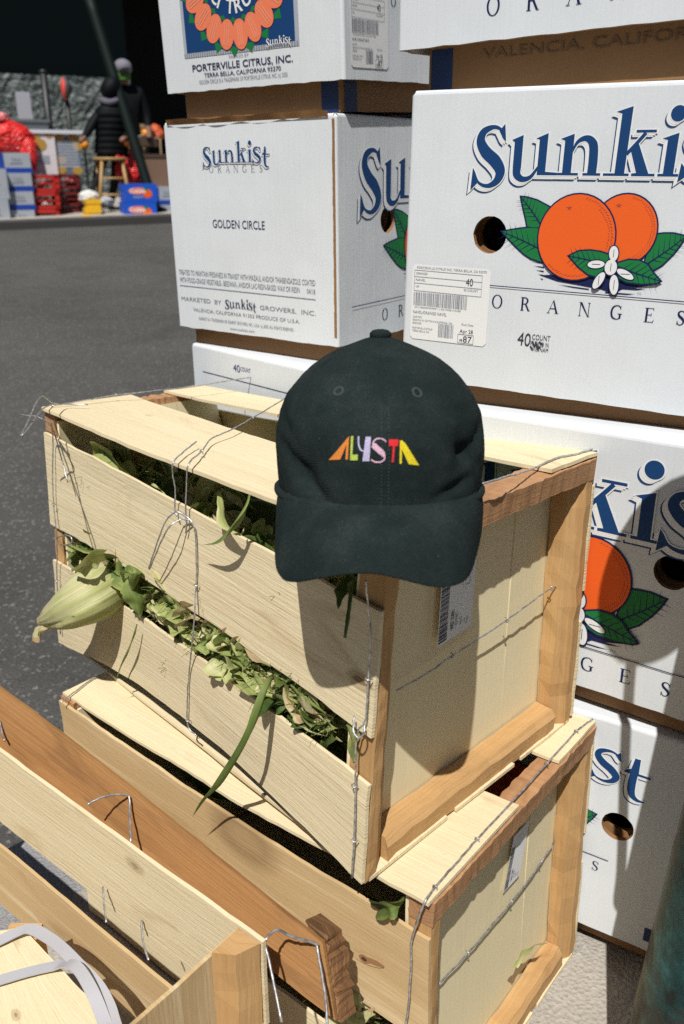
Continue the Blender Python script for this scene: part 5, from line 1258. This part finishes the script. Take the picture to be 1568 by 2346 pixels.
for k in range(9): fl.line((W2 * .1, H_ * (.2 + k * .075)), (W2 * .9, H_ * (.2 + k * .075)), .02, 'lgrey', 1)
fl.mb.build('fruit_print', [GOLD if n_ == 3 else m__ for n_, m__ in enumerate(INKS)], r_)
r_ = fthing('metal_scale', 210, 895, 1.3, 'grey metal weighing box standing on the street counter', 'scale'); a, b, c, d = span(r_, -60, 425, 805, 900, 1.3)
mb = MB(); lbox(mb, a, b, 0, .4, c, d - .03); mb.build('body', mat('brushed_grey_metal', (.13, .145, .15), .4, .5), r_)
mb = MB(); lbox(mb, a - .02, b + .02, -.02, .42, d - .03, d); mb.build('tray', mat('grey_tray', (.17, .18, .185), .4, .5), r_)
# bags
def bag(name, x0, x1, y0, y1, t, m_, label, group=None, seed=1, z0=None, knot=True):
    r_ = fthing(name, (x0 + x1) / 2, y1, t, label, 'bag', group); a, b, c, d = span(r_, x0, x1, y0, y1, t); h = d - c; w_ = (b - a) / 2
    mb = MB(); n, m2 = 56, 40
    def f(u, v):
        th_ = 2 * pi * u; pr = interp([(0, .55), (.1, .92), (.35, 1), (.6, .85), (.8, .45), (.9, .2), (1, .3)] if knot else [(0, .7), (.2, 1), (.6, .95), (.85, .6), (1, .05)], v)
        k_ = 1 + .34 * nz(cos(th_) * 1.7 + seed, sin(th_) * 1.7, v * 3) + .16 * abs(nz(cos(th_) * 4, sin(th_) * 4 + seed, v * 7)) - .16 * abs(nz(cos(th_) * 9 + seed, sin(th_) * 9, v * 14))
        return V(((a + b) / 2 + cos(th_) * w_ * pr * k_, w_ * .7 + sin(th_) * w_ * .7 * pr * k_, c + h * v))
    mb.grid(f, n, m2); mb.build('sack', m_, r_, False)
    if knot:
        mb = MB(); T_ = V(((a + b) / 2, w_ * .7, d - h * .1))
        for sg in (-1, 1): leaf(mb, [T_, T_ + V((sg * w_ * .4, 0, h * .12)), T_ + V((sg * w_ * .7, -.02, h * .02))], w_ * .35, .5, seed, .3)
        mb.build('handle', m_, r_, True)
bag('plastic_bag', -90, 300, 800, 1120, .62, REDB, 'large red plastic bag slumped on top of the blue-trayed cartons', 'red plastic bags', 3, knot=False)
bag('plastic_bag', 215, 315, 960, 1260, .58, REDB, 'narrow red plastic bag hanging down beside the white printed cloth', 'red plastic bags', 6, knot=False)
bag('plastic_bag', -60, 70, 735, 815, .72, mat('pink_bag_film', (.72, .22, .22), .4), 'small pinkish bag on top of the large red bag', None, 4, knot=False)
bag('plastic_bag', 1035, 1140, 1130, 1350, .72, REDB, 'small red plastic bag behind the stool legs', 'red plastic bags', 8)
bag('plastic_bag', 1118, 1255, 1065, 1375, .85, REDB, 'tall red plastic bag between the stool and the leaning pole', 'red plastic bags', 9)
bag('plastic_bag', 1320, 1450, 840, 985, 1.6, mat('orange_red_bag_film', (.55, .09, .02), .5), 'orange-red bag behind the folding chair', None, 11, knot=False)
bag('paper_bag', 712, 880, 1425, 1532, .50, mat('white_paper_bag', (.62, .62, .60), .7), 'crumpled white bag beside the yellow boxes', 'white bags', 12, knot=False)
bag('paper_bag', 880, 1010, 1478, 1570, .55, mat('grey_white_bag', (.36, .37, .38), .7), 'grey-white bag between the yellow boxes and the stool', 'white bags', 13, knot=False)
# small boxes
def sbox(x0, x1, y0, y1, t, m_, label, group, D=.2, cat='box'):
    r_ = fthing('box', (x0 + x1) / 2, y1, t, label, cat, group); a, b, c, d = span(r_, x0, x1, y0, y1, t)
    mb = MB(); lbox(mb, a, b, 0, D, c, d - .012); mb.build('body', m_, r_); mb = MB(); lbox(mb, a - .006, b + .006, -.006, D + .006, d - .05, d); mb.build('lid', m_, r_); return r_
sbox(775, 888, 1512, 1590, .38, YEL, 'yellow box on top of the small yellow pile', 'yellow boxes')
sbox(768, 892, 1590, 1660, .36, YEL, 'yellow box in the middle of the small yellow pile', 'yellow boxes')
sbox(742, 800, 1652, 1735, .20, YEL, 'yellow box nearest the kerb beside the pile', 'yellow boxes')
sbox(800, 955, 1655, 1728, .28, TAN, 'dull tan box under the yellow boxes', None)
sbox(1185, 1275, 845, 1100, 1.9, TAN, 'tall tan carton behind the leaning pole', None, .35)
# blue boxes of clementines
def cuties(x0, x1, y0, y1, t, label):
    r_ = fthing('fruit_box', (x0 + x1) / 2, y1, t, label, 'fruit box', 'blue clementine boxes'); a, b, c, d = span(r_, x0, x1, y0, y1, t); W_, H_ = b - a, d - c
    mb = MB(); lbox(mb, a, b, 0, .30, c, d); mb.build('body', mat('bright_blue_card', (.010, .085, .52), .45), r_)
    fl = Flat((a, 0, c), (1, 0, 0), (0, 0, 1), .003)
    fl.ell((W_ * .42, H_ * .60), W_ * .30, H_ * .19, 'peach', 0); fl.ell((W_ * .70, H_ * .45), W_ * .14, H_ * .24, 'orange', 1); fl.ell((W_ * .66, H_ * .70), W_ * .06, H_ * .1, 'green', 2)
    fl.text('Cuties', W_ * .16, H_ * .50, W_ * .64, H_ * .24, 'white', 3, .02); fl.rect(W_ * .25, H_ * .24, W_ * .55, H_ * .30, 'lgrey', 3); fl.build('logo_print', r_)
    mb = MB(); a2, b2, c2, d2 = b + .002, b + .36, c, d
    return r_
cuties(1112, 1385, 1372, 1535, .25, 'blue clementine box with an orange logo, upper of two')
cuties(1112, 1385, 1535, 1700, .24, 'blue clementine box with an orange logo, lower of two')
pale_box(1392, 1560, 1400, 1560, .55, 'pale carton with blue tray beside the blue clementine boxes, upper of two')
pale_box(1392, 1560, 1560, 1715, .52, 'pale carton with blue tray beside the blue clementine boxes, lower of two', base=True)
# stool
WST = mat('varnished_stool_wood', (.36, .215, .075), .5)
r_ = fthing('wooden_stool', 985, 1640, .62, 'light wooden bar stool on the far pavement', 'stool'); a, b, c, d = span(r_, 905, 1075, 1140, 1640, .62)
c = 0; mb = MB(); mb.lathe(((a + b) / 2 + .04, .16, d - .035), [(.001, 0), (.19, 0), (.20, .012), (.20, .028), (.19, .035), (.001, .036)], 28); mb.build('seat', WST, r_, True)
tops_, bots = [], []
for sx in (-1, 1):
    for sy in (-1, 1):
        p1, p0 = V(((a + b) / 2 + .04 + sx * .12, .16 + sy * .12, d - .035)), V(((a + b) / 2 + .02 + sx * .20, .16 + sy * .19, 0)); tops_.append(p1); bots.append(p0)
        mb = MB(); mb.tube([p0, p1], .021, 10); mb.build('leg', WST, r_, True)
for k, (i, j) in enumerate(((0, 1), (2, 3), (0, 2), (1, 3))):
    for f_ in (.34, .66) if k > 1 else (.28,):
        mb = MB(); mb.tube([bots[i].lerp(tops_[i], f_), bots[j].lerp(tops_[j], f_)], .013, 8); mb.build('rung', WST, r_, True)
# folding chair
BRS = mat('brown_chair_vinyl', (.075, .045, .03), .45); CHM = mat('tan_enamelled_steel', (.33, .24, .15), .4)
r_ = fthing('folding_chair', 1330, 1500, .95, 'brown folding chair standing behind the blue clementine boxes', 'chair'); a, b, c, d = span(r_, 1225, 1480, 935, 1480, .95); m_ = (a + b) / 2; zs_ = span(r_, 1225, 1480, 1120, 1480, .95)[3]
mb = MB()
def backf(u, v): x = u * 2 - 1; return V((m_ + x * (b - a) * .46, .30 + .05 * x * x, zs_ + .10 + (d - zs_ - .10) * v * (1 - .35 * x * x)))
mb.grid(backf, 16, 8); o = mb.build('backrest', BRS, r_, True); s_ = o.modifiers.new('pad', 'SOLIDIFY'); s_.thickness = .03
mb = MB(); mb.tube([V((a + .02, .32, zs_ - .3)), V((a + .02, .32, zs_ + .2)), V((a + .10, .34, d - .03)), V((m_, .33, d + .005)), V((b - .10, .34, d - .03)), V((b - .02, .32, zs_ + .2)), V((b - .02, .32, zs_ - .3))], .014, 8); mb.build('back_frame', CHM, r_, True)
mb = MB(); lbox(mb, a + .02, b - .02, -.12, .30, zs_ - .03, zs_ + .01); mb.build('seat', BRS, r_)
mb = MB(); mb.tube([V((a + .02, .28, zs_ - .01)), V((a + .02, -.10, zs_ - .01)), V((b - .02, -.10, zs_ - .01)), V((b - .02, .28, zs_ - .01))], .014, 8); mb.build('seat_frame', CHM, r_, True)
for x in (a + .02, b - .02):
    mb = MB(); mb.tube([V((x, .32, zs_ + .02)), V((x, -.22, 0))], .013, 8); mb.build('leg', CHM, r_, True)
    mb = MB(); mb.tube([V((x, -.08, zs_ - .02)), V((x, .42, 0))], .013, 8); mb.build('leg', CHM, r_, True)
mb = MB(); lbox(mb, a + .03, b - .03, -.115, -.10, .22, zs_ - .05); mb.build('hanging_cloth', mat('brown_cloth', (.17, .10, .065), .8), r_)
# oranges
ORF = mat('orange_peel', (.75, .26, .015), .45)
for (x, y, rr, t, lb) in ((1122, 985, .085, .9, 'yellow-orange fruit on a stand beside the leaning pole'), (748, 1030, .055, 1.0, 'orange fruit at the end of the street counter'), (1295, 930, .06, 1.3, 'orange fruit behind the folding chair')):
    r_ = fthing('fruit', x, y, t, lb, 'fruit'); p = r_.matrix_world.inverted() @ far(x, y, t)
    mb = MB(); mb.lathe(p, [(.001, -rr), (.6 * rr, -.8 * rr), (rr, -.1 * rr), (.9 * rr, .45 * rr), (.5 * rr, .88 * rr), (.12 * rr, .96 * rr), (.001, .9 * rr)], 18); mb.build('fruit_body', ORF, r_, True)
    mb = MB(); mb.lathe(V((p.x, p.y, 0)), [(.05, 0), (.05, .02), (.012, .03), (.012, p.z - rr), (.04, p.z - rr * .95), (.001, p.z - rr * .94)], 12); mb.build('stand', OLIV, r_, True)
# poles, round sign, paper notice
PGR = mat('dark_green_pole_paint', (.003, .009, .007), .6, spec=.2)
r_ = fthing('leaning_pole', 1300, 1360, .55, 'thick dark green pole leaning across the shop front', 'pole'); inv = r_.matrix_world.inverted()
p0, p1 = inv @ far(1330, 1460, .55), inv @ far(780, -300, 1.1)
p0 = p0 + (p0 - p1) * (max(0, p0.z) / (p1 - p0).z)
mb = MB(); mb.tube([p0 + (p1 - p0) * k / 12 for k in range(13)], .062, 16); mb.build('shaft', PGR, r_, True); mb = MB(); mb.lathe(p0, [(.14, -.02), (.14, .03), (.07, .06)], 20); mb.build('foot', PGR, r_, True)
r_ = fthing('sign_pole', 395, 890, 1.5, 'thin black upright pole behind the street counter', 'pole'); inv = r_.matrix_world.inverted(); p1 = inv @ far(385, 395, 1.5)
mb = MB(); mb.tube([V((p1.x + .0, p1.y, 0)), p1], .045, 10); mb.build('shaft', OLIV, r_, True); mb = MB(); mb.lathe(p1, [(.05, 0), (.05, .03), (.001, .045)], 12); mb.build('cap', OLIV, r_, True)
r_ = fthing('round_sign', 575, 640, 2.2, 'round red-faced sign seen almost edge-on against the stone wall', 'sign'); inv = r_.matrix_world.inverted(); p1 = inv @ far(575, 535, 2.2); hh = (inv @ far(575, 430, 2.2)).z - p1.z
nn = V((-.985, .02, 0)).normalized()
mb = MB(); mb.lathe(p1, [(.001, 0), (hh * .96, 0), (hh * 1.0, .015), (hh * .98, .03), (.001, .10)], 32, ax=-nn * 1.0); mb.build('back', mat('dull_grey_sign_back', (.045, .055, .055), .6), r_, True)
mb = MB(); mb.lathe(p1 + nn * .02, [(.001, .03), (hh * .5, .025), (hh * .97, .0), (hh * .97, -.015), (.001, -.014)], 32, ax=nn); mb.build('face', mat('red_sign_face', (.60, .07, .05), .5), r_, True)
mb = MB(); mb.tube([V((p1.x + .02, p1.y + .06, 0)), V((p1.x + .02, p1.y + .06, p1.z))], .03, 8); mb.build('post', OLIV, r_, True)
r_ = fthing('paper_notice', 215, 800, 2.6, 'upright white paper notice against the stone wall', 'notice'); a, b, c, d = span(r_, 165, 262, 560, 802, 2.6)
mb = MB(); lbox(mb, a, b, 0, .01, c, d); mb.build('sheet', mat('white_notice_paper', (.34, .34, .38), .7), r_); mb = MB(); lbox(mb, (a + b) / 2 - .02, (a + b) / 2 + .02, .011, .04, 0, d); mb.build('stake', OLIV, r_)

# ------------------------------------------------------------------ people across the street
def person(label, px, py, t, joints, edges, mats, height_px):
    """joints in metres (x along the kerb, y away, z up), grown as one skin"""
    r_ = fthing('person', px, py, t, label, 'person'); names = list(joints); vs = [joints[n][:3] for n in names]
    me = bpy.data.meshes.new('body'); me.from_pydata(vs, [(names.index(a), names.index(b)) for a, b in edges], []); o = bpy.data.objects.new('body', me); COL.objects.link(o); o.parent = r_
    sk = o.modifiers.new('skin', 'SKIN'); sl = me.skin_vertices[0].data
    for i, n in enumerate(names): sl[i].radius = joints[n][3:5]; sl[i].use_root = (n == 'pelvis')
    ss = o.modifiers.new('sub', 'SUBSURF'); ss.levels = 2; ss.render_levels = 2
    dg = bpy.context.evaluated_depsgraph_get(); ev = o.evaluated_get(dg); m2 = bpy.data.meshes.new_from_object(ev); o.modifiers.clear(); o.data = m2
    m2.materials.clear()
    for m_ in mats: m2.materials.append(m_)
    m2.polygons.foreach_set('use_smooth', [True] * len(m2.polygons)); return r_, o
JKT = mat('black_puffer_fabric', (.0016, .0028, .0042), .65, spec=.15); PNT = mat('black_trousers', (.006, .007, .009), .8); SKIN = mat('skin', (.20, .10, .065), .6); HAIR = mat('dark_hair', (.01, .008, .007), .6); GCL = mat('grey_lilac_fleece', (.10, .095, .125), .9)
def set_mats(o, rule):
    me = o.data
    for p in me.polygons: p.material_index = rule(p.center)
hA = .62
A_j = dict(pelvis=(0, .02, .86, .165, .14), waist=(-.02, .0, 1.02, .165, .135), chest=(-.05, -.04, 1.26, .20, .155), neck=(-.10, -.09, 1.43, .075, .075), head0=(-.13, -.13, 1.53, .085, .095), head1=(-.15, -.15, 1.64, .09, .105), head2=(-.15, -.14, 1.71, .055, .06),
           shl=(-.24, -.02, 1.34, .095, .095), ell=(-.36, -.10, 1.10, .075, .075), wrl=(-.46, -.24, .95, .045, .045), hal=(-.50, -.31, .92, .035, .045),
           shr=(.15, -.06, 1.34, .095, .095), elr=(.22, -.08, 1.08, .08, .08), wrr=(.10, -.26, .96, .045, .045), har=(.05, -.32, .94, .035, .045),
           hil=(-.10, .02, .80, .11, .11), knl=(-.16, -.04, .47, .075, .075), anl=(-.20, .02, .09, .05, .05), tol=(-.25, -.14, .04, .045, .035),
           hir=(.10, .02, .80, .11, .11), knr=(.10, -.03, .47, .075, .075), anr=(.10, .05, .09, .05, .05), tor=(.06, -.12, .04, .045, .035))
A_e = [('pelvis', 'waist'), ('waist', 'chest'), ('chest', 'neck'), ('neck', 'head0'), ('head0', 'head1'), ('head1', 'head2'), ('chest', 'shl'), ('shl', 'ell'), ('ell', 'wrl'), ('wrl', 'hal'), ('chest', 'shr'), ('shr', 'elr'), ('elr', 'wrr'), ('wrr', 'har'), ('pelvis', 'hil'), ('hil', 'knl'), ('knl', 'anl'), ('anl', 'tol'), ('pelvis', 'hir'), ('hir', 'knr'), ('knr', 'anr'), ('anr', 'tor')]
pr, po = person('person in a black puffer jacket with hood and pale collar, bending over the street counter', 905, 1440, .98, A_j, A_e, [JKT, PNT, SKIN], 0)
set_mats(po, lambda c: 1 if c.z < .84 else (2 if (c.z < 1.0 and c.y < -.25) else 0))
def hood(o, c, r, ax, m_, name, parent, open_=0):
    mb = MB()
    def f(u, v):
        th_ = 2 * pi * u; ph = pi * (.04 + .80 * v); return V(c) + V((sin(ph) * cos(th_) * r[0], sin(ph) * sin(th_) * r[1], cos(ph) * r[2])) * (1 + .03 * nz(cos(th_) * 3, sin(th_) * 3, v * 4))
    mb.grid(f, 28, 14); return mb.build(name, m_, parent, True)
hood(po, (-.15, -.13, 1.63), (.135, .15, .155), 0, JKT, 'hood', pr)
mb = MB(); mb.tube([V((-.10, -.09, 1.46)) + V((cos(k * pi / 8) * .125, sin(k * pi / 8) * .125, .02 * sin(k))) for k in range(17)], .045, 10); mb.build('collar', GCL, pr, True)
mb = MB()                                              # quilted jacket shell
def jack(u, v):
    th_ = 2 * pi * u; z = .78 + .68 * v; cx_ = interp([(.78, 0), (1.02, -.02), (1.26, -.05), (1.46, -.09)], z); cy_ = interp([(.78, .02), (1.02, 0), (1.26, -.04), (1.46, -.08)], z)
    w_ = interp([(.78, .235), (.95, .235), (1.15, .245), (1.32, .25), (1.42, .17), (1.46, .11)], z); dd_ = interp([(.78, .19), (1.15, .20), (1.32, .19), (1.46, .10)], z)
    k_ = 1 + .055 * abs(sin(z * 38)) - .03 + .02 * nz(th_ * 3, z * 6); return V((cx_ + cos(th_) * w_ * k_, cy_ + sin(th_) * dd_ * k_, z))
mb.grid(jack, 36, 60); mb.build('puffer_jacket', JKT, pr, True)
for o in [po] + [c_ for c_ in pr.children if c_ is not po]:          # lean over the counter, small build
    for v_ in o.data.vertices: v_.co.x += .235 * v_.co.z
pr.scale = (.86, .86, .85)
B_j = dict(pelvis=(0, 0, .92, .165, .14), waist=(0, 0, 1.08, .16, .13), chest=(0, -.01, 1.33, .20, .145), neck=(0, -.02, 1.50, .06, .06), head0=(0, -.045, 1.58, .075, .09), head1=(0, -.045, 1.68, .08, .10), head2=(0, -.03, 1.755, .055, .065), nose=(-.005, -.155, 1.635, .017, .02),
           shl=(-.20, 0, 1.42, .08, .08), ell=(-.26, -.03, 1.14, .065, .065), wrl=(-.20, -.20, 1.00, .04, .04), hal=(-.16, -.27, .99, .03, .04), shr=(.20, 0, 1.42, .08, .08), elr=(.27, -.01, 1.14, .065, .065), wrr=(.26, -.10, .92, .04, .04), har=(.25, -.13, .84, .03, .04),
           hil=(-.10, 0, .86, .10, .10), knl=(-.11, -.02, .49, .07, .07), anl=(-.12, .03, .09, .048, .048), tol=(-.14, -.13, .04, .045, .035), hir=(.10, 0, .86, .10, .10), knr=(.11, -.02, .49, .07, .07), anr=(.12, .03, .09, .048, .048), tor=(.14, -.13, .04, .045, .035))
B_e = [e for e in A_e] + [('head0', 'nose')]
pr, po = person('person in dark clothes with grey cap and green mask, standing behind the leaning pole', 1178, 1440, 1.35, B_j, B_e, [JKT, PNT, SKIN], 0)
set_mats(po, lambda c: 1 if c.z < .88 else (2 if (c.z > 1.50 or (c.z < 1.02 and (c.y < -.2 or c.x > .2))) else 0))
hood(po, (0, -.035, 1.70), (.115, .135, .105), 0, mat('grey_cap_cloth', (.16, .155, .19), .8), 'cap', pr)
mb = MB(); mb.grid(lambda a, b: V(((a - .5) * .17, -.14 - .09 * b * (1 - (a * 2 - 1) ** 2 * .5), 1.705 - .02 * b - .03 * (a * 2 - 1) ** 2)), 12, 4); o = mb.build('cap_peak', mat('dark_cap_peak', (.05, .05, .06), .8), pr, True)
mb = MB(); mb.grid(lambda a, b: V((-.005 + .085 * sin((a - .5) * 2.4), -.055 - .105 * cos((a - .5) * 2.4), 1.545 + .085 * b)), 14, 6); o = mb.build('face_mask', mat('yellow_green_mask', (.05, .13, .012), .7), pr, True); s_ = o.modifiers.new('cloth', 'SOLIDIFY'); s_.thickness = .006; s_.offset = 1
for x in (-.035, .030):
    mb = MB(); mb.lathe((x, -.142, 1.665), [(.001, -.010), (.010, -.004), (.011, .003), (.001, .010)], 10); mb.build('eye', mat('dark_eye', (.02, .015, .012), .3), pr, True)
for x in (-.085, .085):
    mb = MB(); mb.lathe((x, -.035, 1.63), [(.001, -.030), (.012, -.018), (.014, .01), (.010, .028), (.001, .034)], 10); mb.build('ear', SKIN, pr, True)

pr.scale = (.96, .96, .96)

# ------------------------------------------------------------------ unseen building added behind the camera to hold back blue skylight
root = empty('skylight_blocker', V((0, -4.6, .86 - .75)), 'unseen brick building added behind the viewer to block skylight', 'building')
mb = MB(); mb.box((0, -.3, 1.35), (34, .6, 3.5)); mb.build('facade', mat('red_brick', (.24, .13, .085), .9), root)
for k in range(7):
    mb = MB(); mb.box((-12 + 4 * k, .02, 1.6), (1.3, .06, 1.5)); o = mb.build('window', mat('dark_window_glass', (.01, .012, .014), .1), root)
    mb = MB(); mb.box((-12 + 4 * k, .06, .80), (1.5, .16, .10)); mb.build('sill', CONC, o)
mb = MB(); mb.box((0, .1, 3.1), (34, .5, .2)); mb.build('cornice', CONC, root)
